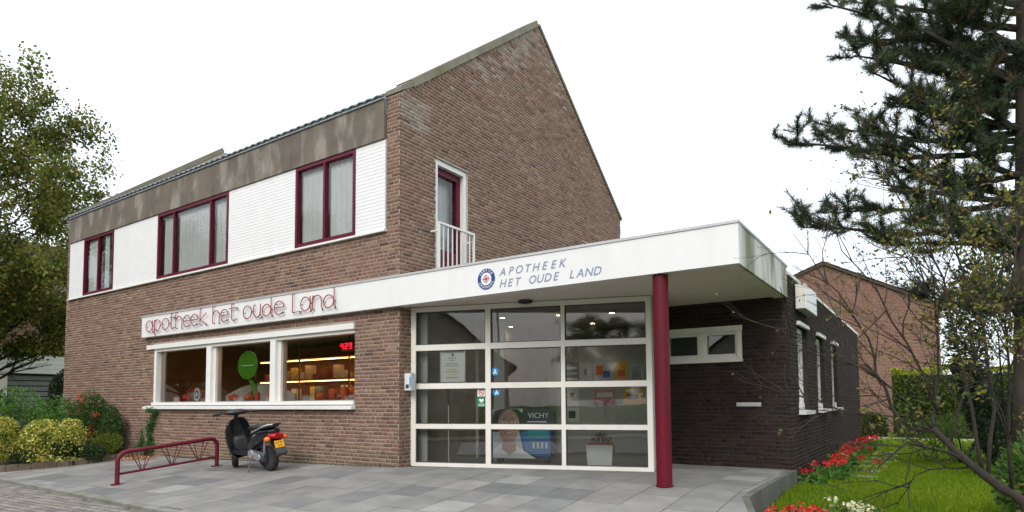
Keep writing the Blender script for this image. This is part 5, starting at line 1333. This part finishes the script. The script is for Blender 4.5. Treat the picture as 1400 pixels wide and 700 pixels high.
for (tip, rise, size) in PT:
    tip = Vector(tip); st_ = trunk_at(max(.8, tip.z-.5)); tip = st_.lerp(tip, .95); st = trunk_at(max(.8, tip.z-.55-rise*1.2)); d = tip-st; L = d.length
    mid = st.lerp(tip, .5)+Vector((g.gauss(0, .1), g.gauss(0, .1), -.12+g.gauss(0, .08)))
    main = [st, st.lerp(mid, .5)+Vector((0, 0, -.05)), mid, mid.lerp(tip, .55)+Vector((g.gauss(0, .06), g.gauss(0, .06), .02)), tip]
    mb.tube(main, [.05, .045, .036, .022, .01], 6, caps=False)
    for k in range(int(15*size)+5):
        s = g.uniform(.3, 1.0) if L > 1.6 else g.uniform(.25, 1)
        i = min(3, int(s*4)); q = main[i].lerp(main[i+1], s*4-i); t_ = (main[i+1]-main[i]).normalized()
        dd = (t_*.9+Vector((g.gauss(0, .8), g.gauss(0, .8), g.gauss(0, .35)+.5))).normalized(); l2 = g.uniform(.22, .55)*size**.5
        e = q+dd*l2; mb.tube([q, q.lerp(e, .5)+Vector((0, 0, -.02)), e], [.011, .008, .005], 4, caps=False)
        for j in range(6):
            f_ = g.uniform(.3, 1.0); tuft.append((*q.lerp(e, f_), *(dd+Vector((0, 0, .35))).normalized()))
            if j < 3:
                d3 = (dd+Vector((g.gauss(0, .7), g.gauss(0, .7), g.gauss(0, .4)+.25))).normalized(); e3 = q.lerp(e, f_)+d3*g.uniform(.1, .24)
                mb.tube([q.lerp(e, f_), e3], [.006, .004], 4, caps=False); tuft.append((*e3, *d3)); tuft.append((*q.lerp(e, f_).lerp(e3, .5), *d3))
mb.build('boughs', 'bark_dark', pine)
def needles(tuft, nper, ln, wd, pal, p, seed, name, parent):
    T = np.array(tuft); r = np.random.default_rng(seed); n = len(T)*nper
    b = np.repeat(T[:, :3], nper, 0); ax = np.repeat(T[:, 3:], nper, 0)
    d = ax*.75+r.normal(size=(n, 3))*.62; d /= np.linalg.norm(d, axis=1)[:, None]
    b = b-ax*r.uniform(0, .1, (n, 1))
    e = np.cross(d, r.normal(size=(n, 3))); e /= np.linalg.norm(e, axis=1)[:, None]
    L = (ln*r.uniform(.7, 1.2, n))[:, None]
    V = np.stack([b-e*wd, b+e*wd, b+d*L], 1).reshape(-1, 3); F = np.arange(3*n).reshape(-1, 3)
    tc_ = np.array(pal)[r.choice(len(pal), len(T), p=p)]*r.uniform(.75, 1.25, (len(T), 1))
    return npmesh(name, V, F, 'needle', parent, np.repeat(tc_, nper*3, 0))
needles(tuft, 28, .13, .0045, [(.06, .09, .045), (.085, .12, .058), (.04, .062, .034), (.15, .085, .04)], [.4, .33, .21, .06], 41, 'crown', pine)

# bare leaning shrub tree in the right foreground
bare = thing('bare_tree', 'leaning many stemmed bare tree spreading twigs over the lawn', 'tree', (.6, 6.57, -.35))
SP = {'trunk': [(0.64, 6.6, -.38), (0.59, 6.57, 0.11), (0.51, 6.55, 0.24), (0.33, 6.56, 0.38), (0.2, 6.57, 0.51), (0.09, 6.59, 0.64), (-0.01, 6.6, 0.76)],
'a': [(0.01, 6.6, 0.72), (0.03, 6.69, 0.98), (0.05, 6.77, 1.24), (0.05, 6.86, 1.86), (-0.03, 6.95, 2.12), (-0.17, 7.04, 2.4)],
'b': [(-0.01, 6.6, 0.74), (-0.23, 6.64, 0.75), (-0.31, 6.69, 0.95), (-0.42, 6.73, 1.25), (-0.47, 6.77, 1.58), (-0.63, 6.81, 1.89), (-0.81, 6.83, 2.16), (-1.09, 6.84, 2.68)],
'c': [(0.22, 6.58, 0.48), (-0.04, 6.46, 0.6), (-0.19, 6.33, 0.65), (-0.4, 6.18, 0.44)],
'd': [(-0.01, 6.6, 0.75), (-0.24, 6.57, 1.05), (-0.56, 6.53, 1.32), (-0.91, 6.47, 1.48), (-1.2, 6.4, 1.72)],
'e': [(-0.01, 6.6, 0.75), (-0.3, 6.56, 0.86), (-0.69, 6.49, 0.92), (-1.03, 6.4, 1.06), (-1.21, 6.33, 1.09)],
'f': [(0.32, 6.57, 0.38), (0.27, 6.62, 0.92), (0.2, 6.65, 1.42), (0.12, 6.69, 2.06), (-0.13, 6.71, 2.7), (-0.39, 6.73, 3.31)],
'g': [(0.35, 6.57, 0.35), (0.42, 6.66, 0.92), (0.38, 6.73, 1.6), (0.23, 6.81, 2.27), (0.15, 6.88, 2.89), (0.06, 6.95, 3.41)],
'h': [(0.5, 6.56, 0.23), (0.49, 6.37, 0.92), (0.48, 6.17, 1.6), (0.56, 5.95, 2.17)],
'i': [(0.03, 6.62, 0.9), (-0.16, 6.44, 1.49), (-0.35, 6.27, 1.93), (-0.6, 6.15, 2.3), (-.72, 6.1, 2.6)],
'j': [(0.11, 6.58, 0.62), (0.24, 6.72, 1.11), (0.42, 6.84, 1.74), (0.54, 6.96, 2.06)],
'k': [(-0.05, 6.56, 0.6), (-0.17, 6.5, 0.54), (-0.19, 6.47, 0.42), (-0.22, 6.43, 0.27)],
'l': [(0.25, 6.57, 0.45), (0.06, 6.69, 0.42), (-0.16, 6.78, 0.33), (-0.31, 6.87, 0.05)]}
RAD = {'trunk': (.046, .022), 'a': (.018, .004), 'b': (.019, .003), 'c': (.015, .005), 'd': (.01, .0025), 'e': (.009, .0025), 'f': (.018, .003), 'g': (.018, .003), 'h': (.015, .004), 'i': (.011, .0025), 'j': (.013, .004), 'k': (.006, .003), 'l': (.009, .003)}
g = random.Random(9); tw = MB(); tips = []
for k, pts in SP.items():
    r0, r1 = RAD[k]; n = len(pts); P_ = []
    for i in range(n-1):
        a, b = Vector(pts[i]), Vector(pts[i+1]); P_ += [a, a.lerp(b, .5)+Vector((g.gauss(0, .012), g.gauss(0, .012), g.gauss(0, .012)))]
    P_.append(Vector(pts[-1])); m = len(P_)
    mb = MB(); mb.tube(P_, [r0+(r1-r0)*i/(m-1) for i in range(m)], 10 if k == 'trunk' else 6)
    mb.build('trunk' if k == 'trunk' else 'stem', 'bark_grey', bare, smooth=True)
    if k == 'trunk': continue
    nb_ = {'a': 24, 'b': 20, 'd': 9, 'e': 8, 'f': 24, 'g': 24, 'h': 20, 'i': 9, 'j': 22, 'c': 7, 'k': 1, 'l': 7}[k]
    for q in range(nb_):
        s = g.uniform(.2, .98)*(m-1); i = min(m-2, int(s)); p = P_[i].lerp(P_[i+1], s-i); t_ = (P_[i+1]-P_[i]).normalized()
        dd = t_*.8+Vector((g.gauss(-.25, .55), g.gauss(-.05, .45), g.gauss(.1, .45)))
        grow(tw, p, dd, g.uniform(.3, .75), g.uniform(.004, .007), 2 if q % 3 == 0 or k in 'fghj' else 1, g, tips, .6, .05, 4, (2, 3), .0022, .6)
tw.build('twigs', 'bark_grey', bare, kind='stuff')
T = np.array(tips); r = np.random.default_rng(77); nl = 6500
sel = T[r.integers(len(T), size=nl)]; sel = sel[r.random(len(sel)) < np.clip(.25+(sel[:, 0]+.6)*.75, .05, 1)]
V, F = leaf_cloud(sel+r.normal(size=sel.shape)*.02, .04, seed=78)
npmesh('leaves', V, F, 'leaf', bare, leafcols(len(sel), [(.1, .12, .02), (.2, .17, .03), (.12, .08, .03), (.05, .09, .02)], None, .25, 79))
# shrubs round the foot of the pine
shrub('leafy_shrub', 'leafy green shrub at the foot of the pine, right picture edge', (1.0, 8.5, .12), (.55, .5, .5), 3000, .07, [(.05, .11, .02), (.08, .16, .03), (.03, .07, .015), (.2, .2, .05)], [.35, .3, .25, .1], 51, zmin=-.3)
shrub('dark_yew', 'dark yew mass beside the pine trunk at the right edge', (.95, 13.0, 1.55), (.85, .9, 2.1), 12000, .07, [(.018, .032, .014), (.025, .045, .018)], None, 52, zmin=-.3)
shrub('rounded_box_bush', 'small rounded bush on the lawn beyond the leaning stem', (.45, 15.2, .25), (.7, .6, .5), 3500, .06, [(.05, .09, .02), (.08, .13, .03), (.11, .14, .03)], None, 53, zmin=-.25)
# clipped hedge
hd = thing('clipped_hedge', 'tall clipped box hedge with yellow green top behind the lawn', 'hedge', (2, 26, -.3))
g = np.random.default_rng(61); n = 26000
x0, x1, y0, y1, zt = -1.05, 8, 25.2, 27.5, 2.1
u = g.random((n, 3)); P = np.stack([x0+(x1-x0)*u[:, 0], y0+(y1-y0)*u[:, 1], -.3+(zt+.3)*u[:, 2]], 1)
f_ = g.integers(0, 4, n); P[f_ == 0, 1] = y0+np.abs(g.normal(0, .08, (f_ == 0).sum())); P[f_ == 1, 1] = y0+np.abs(g.normal(0, .08, (f_ == 1).sum())); P[f_ == 2, 2] = zt-np.abs(g.normal(0, .06, (f_ == 2).sum())); P[f_ == 3, 0] = x0+np.abs(g.normal(0, .08, (f_ == 3).sum()))
P += .08*np.sin(P[:, [1, 2, 0]]*3.1)
V, F = leaf_cloud(P, .11, seed=62); cc = leafcols(n, [(.065, .1, .018), (.085, .125, .02), (.045, .07, .015)], None, .25, 63)
lit_top = np.repeat((P[:, 2] > zt-.22) & (g.random(n) < .8), 4); cc[lit_top] = np.array([.34, .38, .03])*g.uniform(.7, 1.2, (lit_top.sum(), 1)); npmesh('foliage', V, F, 'leaf', hd, cc)  # lit yellow green top of the hedge put into the leaf colour
mb = MB(); mb.box(x0+.2, x1-.2, y0+.25, y1-.25, -.35, zt-.25); mb.build('twig_core', 'bark_brown', hd)
shrub('low_hedge_plant', 'low dark shrub at the foot of the neighbour gable', (-1.75, 25.6, .1), (.45, .5, .55), 2500, .09, [(.04, .06, .016), (.055, .08, .02)], None, 54, zmin=-.3)
# pale path across the far end of the lawn
mb = MB(); mb.box(-1.8, 12, 23.2, 24.2, -.4, -.195); tag(mb.build('garden_path', 'path_stone'), kind='structure')
# stepping stones
ORD = ['first', 'second', 'third', 'fourth', 'fifth', 'sixth', 'seventh', 'eighth', 'ninth', 'tenth', 'eleventh', 'twelfth', 'thirteenth', 'fourteenth', 'fifteenth', 'sixteenth', 'seventeenth', 'eighteenth', 'nineteenth', 'twentieth']
for i in range(7):
    y = 11.6+i*.95; mb = MB(); x = -1.02+.02*i
    c = [(x-.27, y-.14), (x+.27, y-.12), (x+.26, y+.15), (x-.28, y+.13)]
    mb.hexa([(a, b, lawn_z(a, b)-.05) for a, b in c]+[(a, b, lawn_z(a, b)+.028) for a, b in c])
    tag(mb.build('stepping_stone', 'stone_step'), ('nearest grey stepping stone in the lawn beside the red flowers' if i == 0 else f'{ORD[i]} nearest grey stepping stone in the lawn beside the red flowers'), 'stone', 'stepping stones along the side wall')
# geraniums
def flower_plant(name, label, x, y, zg, nl, nf, cols, group, seed, r=.2, hgt=.3, fs=.05):
    t = thing(name, label, 'flower', (x, y, zg), group); g = np.random.default_rng(seed)
    P = np.array([x, y, zg+.1])+g.normal(size=(nl, 3))*[r*.6, r*.6, .06]; P[:, 2] = np.maximum(P[:, 2], zg+.015)
    V, F = leaf_cloud(P, .075, seed=seed, aspect=.9); npmesh('leaves', V, F, 'leaf', t, leafcols(nl, [(.05, .13, .02), (.07, .17, .03), (.04, .09, .02)], None, .25, seed))
    mb = MB(); PP = []; CC = []
    for k in range(nf):
        c = np.array([x+g.normal(0, r*.65), y+g.normal(0, r*.65), zg+hgt*g.uniform(.65, 1.15)])
        mb.tube([(x+(c[0]-x)*.4, y+(c[1]-y)*.4, zg+.02), tuple(c)], .006, 4, caps=False)
        PP.append(c+g.normal(size=(26, 3))*[.034, .034, .022]); CC.append(np.tile(np.array(cols[g.integers(len(cols))])*g.uniform(.8, 1.15), (104, 1)))
    mb.build('stalks', 'lime_dark', t, kind='stuff')
    V, F = leaf_cloud(np.concatenate(PP), fs, seed=seed+1, aspect=.9); npmesh('blossom', V, F, 'petal', t, np.concatenate(CC)); return t
REDS = [(.62, .015, .02), (.7, .02, .03), (.55, .012, .025)]
for i in range(20):
    y = 10.25+i*.52+random.uniform(-.1, .1); x = XA+.3+random.uniform(-.08, .08)+(.12 if i < 5 else 0)
    flower_plant('red_geranium', ('red geranium nearest the wall corner beside the entrance platform' if i == 0 else 'red geranium at the far end of the side wall' if i == 19 else f'{ORD[i]} red geranium from the wall corner along the side wall'), x, y, -.22, 60, 3, REDS, 'red geraniums along the side wall', 200+i*3, r=.2, hgt=.27, fs=.038)
for i, (x, y) in enumerate([(-1.22, 7.32), (-1.08, 7.14), (-.98, 7.3), (-1.32, 7.12), (-.86, 7.1)]):
    flower_plant('red_geranium', ['second red geranium from the left in the foreground bed', 'middle red geranium at the front of the foreground bed', 'fourth red geranium from the left in the foreground bed', 'leftmost red geranium in the foreground bed, beside the kerb', 'rightmost red geranium in the foreground bed'][i], x, y, lawn_z(x, y), 45, 4, REDS, 'red geraniums in the foreground', 300+i*3, r=.13, hgt=.22, fs=.03)
for i, (x, y, lb) in enumerate([(-.78, 7.42, 'cream flowered plant beside the foreground red geraniums'), (-.66, 7.2, 'cream flowered plant rightmost in the foreground bed'), (-.72, 7.7, 'cream flowered plant rearmost in the foreground bed')]):
    flower_plant('cream_flower', lb, x, y, lawn_z(x, y), 80, 3, [(.7, .66, .28), (.74, .72, .46)], None, 320+i*3, r=.1, hgt=.24, fs=.036)
# grass blades on the lawn
g = np.random.default_rng(90); n = 150000
yy = 6.2+(24-6.2)*g.random(n)**1.7; xx = -1.66+(g.random(n))*(1.2+.26*yy)
m = ~((xx < XA+.3) & (yy > 10)); m &= ~((xx < -1.45) & (yy < 7.2)); xx, yy = xx[m], yy[m]; n = len(xx)
zz = -.22+.07*np.minimum(0, yy-9.0); b = np.stack([xx, yy, zz], 1); an = g.random(n)*6.283; wd = np.stack([np.cos(an), np.sin(an), 0*an], 1)*(.004+.0005*yy)[:, None]
tipv = b+np.stack([g.normal(0, .018, n), g.normal(0, .018, n), g.uniform(.03, .07, n)], 1)
V = np.stack([b-wd, b+wd, tipv], 1).reshape(-1, 3)
pat = .5+.5*np.sin(xx*1.3+2*np.sin(yy*.7))*np.sin(yy*.9)
cc = np.array([.15, .25, .012])*(1-pat[:, None]*.3)+np.array([.24, .27, .015])*pat[:, None]*.4; cc = cc*g.uniform(.7, 1.3, (n, 1))
tag(npmesh('lawn_grass', V, np.arange(3*n).reshape(-1, 3), 'grass', None, np.repeat(cc, 3, 0)), kind='stuff')
# ------------------------------------------------------------------ neighbour house on the right (gable)
nb = thing('neighbour_house', 'red brick neighbour house with plain gable beyond the lawn', 'house', (-3.8, 31, -.3))
ph = R(20); NU = Vector((math.cos(ph), math.sin(ph), 0)); NN = Vector((math.sin(ph), -math.cos(ph), 0))
NO = Vector((-3.771, 30.671, 0)); NG = Frame(NO, NU, NN); hw = 4.39; zr, ze = 6.95, 4.93
mb = MB(); NG.slab(mb, [(-hw, -.5), (hw, -.5), (hw, ze), (0, zr), (-hw, ze)], -.3, 0); gwall = mb.build('gable_wall', 'mortar_red', nb)
L = []; z = -.3; k = 0
while z < zr-.1:
    zm = z+.025; w_ = hw if zm < ze else hw*(zr-zm-.03)/(zr-ze)
    s = -w_-(k % 2)*.11
    while s < w_:
        a, b = max(s, -w_), min(s+.21, w_)
        if b-a > .04: L.append((a, b, z))
        s += .222
    z += .0615; k += 1
A_ = np.array(L); n = len(A_); u_ = np.array(NU); nn_ = np.array(NN); O_ = np.array(NO); V = np.zeros((n, 8, 3))
for k, (sa, sz, d) in enumerate([(0, 0, 0), (1, 0, 0), (1, 1, 0), (0, 1, 0), (0, 0, 1), (1, 0, 1), (1, 1, 1), (0, 1, 1)]):
    V[:, k] = O_+A_[:, sa][:, None]*u_+(A_[:, 2]+.05*sz)[:, None]*np.array([0, 0, 1.])+(.006*d)*nn_
f = np.array([[4, 5, 6, 7], [0, 1, 5, 4], [1, 2, 6, 5], [2, 3, 7, 6], [3, 0, 4, 7]]); FF = ((np.arange(n)*8)[:, None, None]+f[None]).reshape(-1, 4)
npmesh('brickwork', V.reshape(-1, 3), FF, 'brick', gwall, np.repeat(brick_palette('red', n), 8, 0), kind='stuff')
for s in (1, -1):
    mb = MB(); e = .12
    a = [(0, zr+.02), (s*(hw+.35), ze-.35*(zr-ze)/hw+.02), (s*(hw+.35), ze-.35*(zr-ze)/hw+.14), (0, zr+.14)]
    NG.slab(mb, a, -9, .12); mb.build('roof_slope', 'roof_red', nb)
    mb = MB(); NG.box(mb, s*(hw+.1)-.12+.1*s, s*(hw+.1)+.12+.1*s, ze-.42, ze-.2, -9, .1); mb.build('eaves_box', 'cream_paint', nb)
    mb = MB(); NG.box(mb, s*(hw-.15)-.14, s*(hw-.15)+.14, -.5, ze-.02, -9, -.31); mb.build('side_wall', 'mortar_red', nb)
for i in range(14):
    for s in (1, -1):
        f0, f1 = i/14, (i+.96)/14; ra = (zr-ze)/hw
        mb = MB(); p = [(s*f0*(hw+.35), zr+.14-f0*(hw+.35)*ra+.003), (s*f1*(hw+.35), zr+.14-f1*(hw+.35)*ra+.003), (s*f1*(hw+.35), zr+.19-f1*(hw+.35)*ra), (s*f0*(hw+.35), zr+.17-f0*(hw+.35)*ra)]
        NG.slab(mb, p, -.2, .15); mb.build('verge_tile', 'roof_red', nb)
# ------------------------------------------------------------------ garage and house behind, far left
gr = thing('garage', 'white boarded garage annexe with grey roller shutter, left of the pharmacy', 'garage', (-30.2, 10.7, -.5))
GF = Frame((-30.2, 0, 0), (0, 1, 0), (1, 0, 0))
mb = MB(); GF.box(mb, 9.3, 9.55, -.6, 2.3, -3, 0); GF.box(mb, 11.45, 11.55, -.6, 2.3, -3, 0); GF.box(mb, 9.3, 11.55, 2.32, 3.3, -3, -.03); mb.build('body', 'cream_paint', gr)
for i in range(5):
    mb = MB(); GF.box(mb, 9.3, 11.56, 2.3+i*.2, 2.49+i*.2, -.028, .02); mb.build('fascia_board', 'white_paint', gr)
mb = MB(); GF.box(mb, 9.56, 11.44, -.6, 2.3, -.3, -.25); sh_ = mb.build('shutter', 'dark_room', gr)
for i in range(13):
    mb = MB(); GF.box(mb, 9.57, 11.43, -.55+i*.215, -.375+i*.215, -.24, -.17); mb.build('slat', 'shutter', sh_)
mb = MB(); mb.box(-33, -30.6, 11.57, 14.0, -.6, 2.35); mb.box(-33, -30.55, 11.57, 14.0, 2.36, 3.25); mb.build('side_annexe', 'cream_paint', gr)
o = thing('security_lamp', 'small white floodlight on top of the garage annexe', 'lamp', (-30.3, 11.6, 3.3)); mb = MB(); mb.box(-30.42, -30.22, 11.6, 11.95, 3.36, 3.56); mb.build('head', 'emblem_white', o); mb = MB(); mb.box(-30.35, -30.29, 11.75, 11.8, 3.25, 3.36); mb.build('bracket', 'alu_trim', o)
hs = thing('rear_brick_house', 'dark red brick house behind the garage and the left tree', 'house', (-35, 10, -.5))
mb = MB(); mb.box(-41, -33.2, 4.0, 17, -.6, 6.2); rh = mb.build('wall', 'mortar_red', hs)
HF2 = Frame((-33.2, 0, 0), (0, 1, 0), (1, 0, 0)); L = []; z = -.4; k = 0
while z < 6.1:
    s = 4.0-(k % 2)*.11
    while s < 17:
        a, b = max(4.0, s), min(17, s+.21)
        if b-a > .04 and not (6.2 < a < 7.6 and 1.0 < z < 2.6): L.append((a, b, z))
        s += .222
    z += .0615; k += 1
A_ = np.array(L); n = len(A_); V = np.zeros((n, 8, 3))
for k, (sa, sz, d) in enumerate([(0, 0, 0), (1, 0, 0), (1, 1, 0), (0, 1, 0), (0, 0, 1), (1, 0, 1), (1, 1, 1), (0, 1, 1)]):
    V[:, k] = np.stack([np.full(n, -33.2+.006*d), A_[:, sa], A_[:, 2]+.05*sz], 1)
FF = ((np.arange(n)*8)[:, None, None]+f[None]).reshape(-1, 4); npmesh('brickwork', V.reshape(-1, 3), FF, 'brick', rh, np.repeat(brick_palette('red', n)*.45, 8, 0), kind='stuff')
mb = MB(); HF2.rim(mb, 6.3, 7.6, 1.05, 2.6, .08, .01, .05); wd_ = mb.build('window', 'white_paint', hs); mb = MB(); HF2.quad(mb, 6.38, 7.52, 1.13, 2.52, .025); mb.build('pane', 'glass', wd_)
mb = MB(); mb.prism([(-41.2, 3.8, 6.2), (-33.0, 3.8, 6.2), (-37.1, 3.8, 9.2)], (0, 13.4, 0)); mb.build('roof', 'roof_red', hs)
# ------------------------------------------------------------------ opposite house and lamp post, mirrored in the entrance glass
oh = thing('opposite_house', 'gabled house across the street, mirrored in the entrance glass', 'house', (-8.9, -26, -.8))
mb = MB(); mb.box(-14.5, -3.7, -36, -26, -.9, 3.6); mb.prism([(-14.5, -26, 3.6), (-3.7, -26, 3.6), (-9.1, -26, 7.9)], (0, -10, 0)); mb.build('wall', 'render_grey', oh)
for s in (1, -1):
    mb = MB(); mb.prism([(-9.1, -25.7, 7.95), (-9.1+s*5.9, -25.7, 3.25), (-9.1+s*5.9, -25.7, 3.4), (-9.1, -25.7, 8.12)], (0, -10.6, 0)); mb.build('roof_slope', 'roof_red', oh)
for x in (-12.2, -7.8):
    mb = MB(); Frame((0, -26, 0), (1, 0, 0), (0, 1, 0)).rim(mb, x, x+1.8, .4, 1.9, .08, .01, .06); w_ = mb.build('window', 'white_paint', oh)
    mb = MB(); Frame((0, -26, 0), (1, 0, 0), (0, 1, 0)).quad(mb, x+.08, x+1.72, .48, 1.82, .03); mb.build('pane', 'glass', w_)
te = thing('opposite_terrace', 'long brick terrace across the street, mirrored in the shop window', 'house', (-55, -19, -.8))  # terrace added to keep the low sky out of the shop glass
mb = MB(); mb.box(-95, -21, -28, -19, -.9, 5.2); mb.build('wall', 'mortar_red', te)
mb = MB(); mb.prism([(-95.3, -18.7, 5.1), (-95.3, -28.3, 5.1), (-95.3, -23.5, 8.6)], (74.6, 0, 0)); mb.build('roof', 'roof_red', te)
TF = Frame((0, -19, 0), (1, 0, 0), (0, 1, 0))
for x in range(-93, -23, 5):
    for z in (.2, 2.9):
        mb = MB(); TF.rim(mb, x, x+2.2, z, z+1.5, .1, .01, .07); w_ = mb.build('window', 'white_paint', te)
        mb = MB(); TF.quad(mb, x+.1, x+2.1, z+.1, z+1.4, .03); mb.build('pane', 'glass', w_)
lp = thing('street_lamp', 'grey street lamp across the road, mirrored in the middle entrance pane', 'street lamp', (-4.9, -12, -.7))
mb = MB(); mb.tube([(-4.9, -12, -.65), (-4.9, -12, 5.0)], [.07, .045], 10); mb.build('pole', 'steel', lp); mb = MB(); mb.tube([(-4.9, -12, 5.0), (-4.9, -11.2, 5.3)], .035, 8); mb.build('arm', 'steel', lp); mb = MB(); mb.box(-5.02, -4.78, -11.3, -10.7, 5.26, 5.36); mb.build('lamp_head', 'steel', lp)
shrub('street_hedge', 'low green hedge across the road, mirrored in the glass', (-1.5, -15.5, -.1), (9, .7, .8), 9000, .14, [(.05, .1, .02), (.07, .14, .03)], None, 71, cat='hedge', zmin=-.7, stems=8)
for o in list(bpy.data.objects):
    if o.get('_local') is not None: del o['_local']
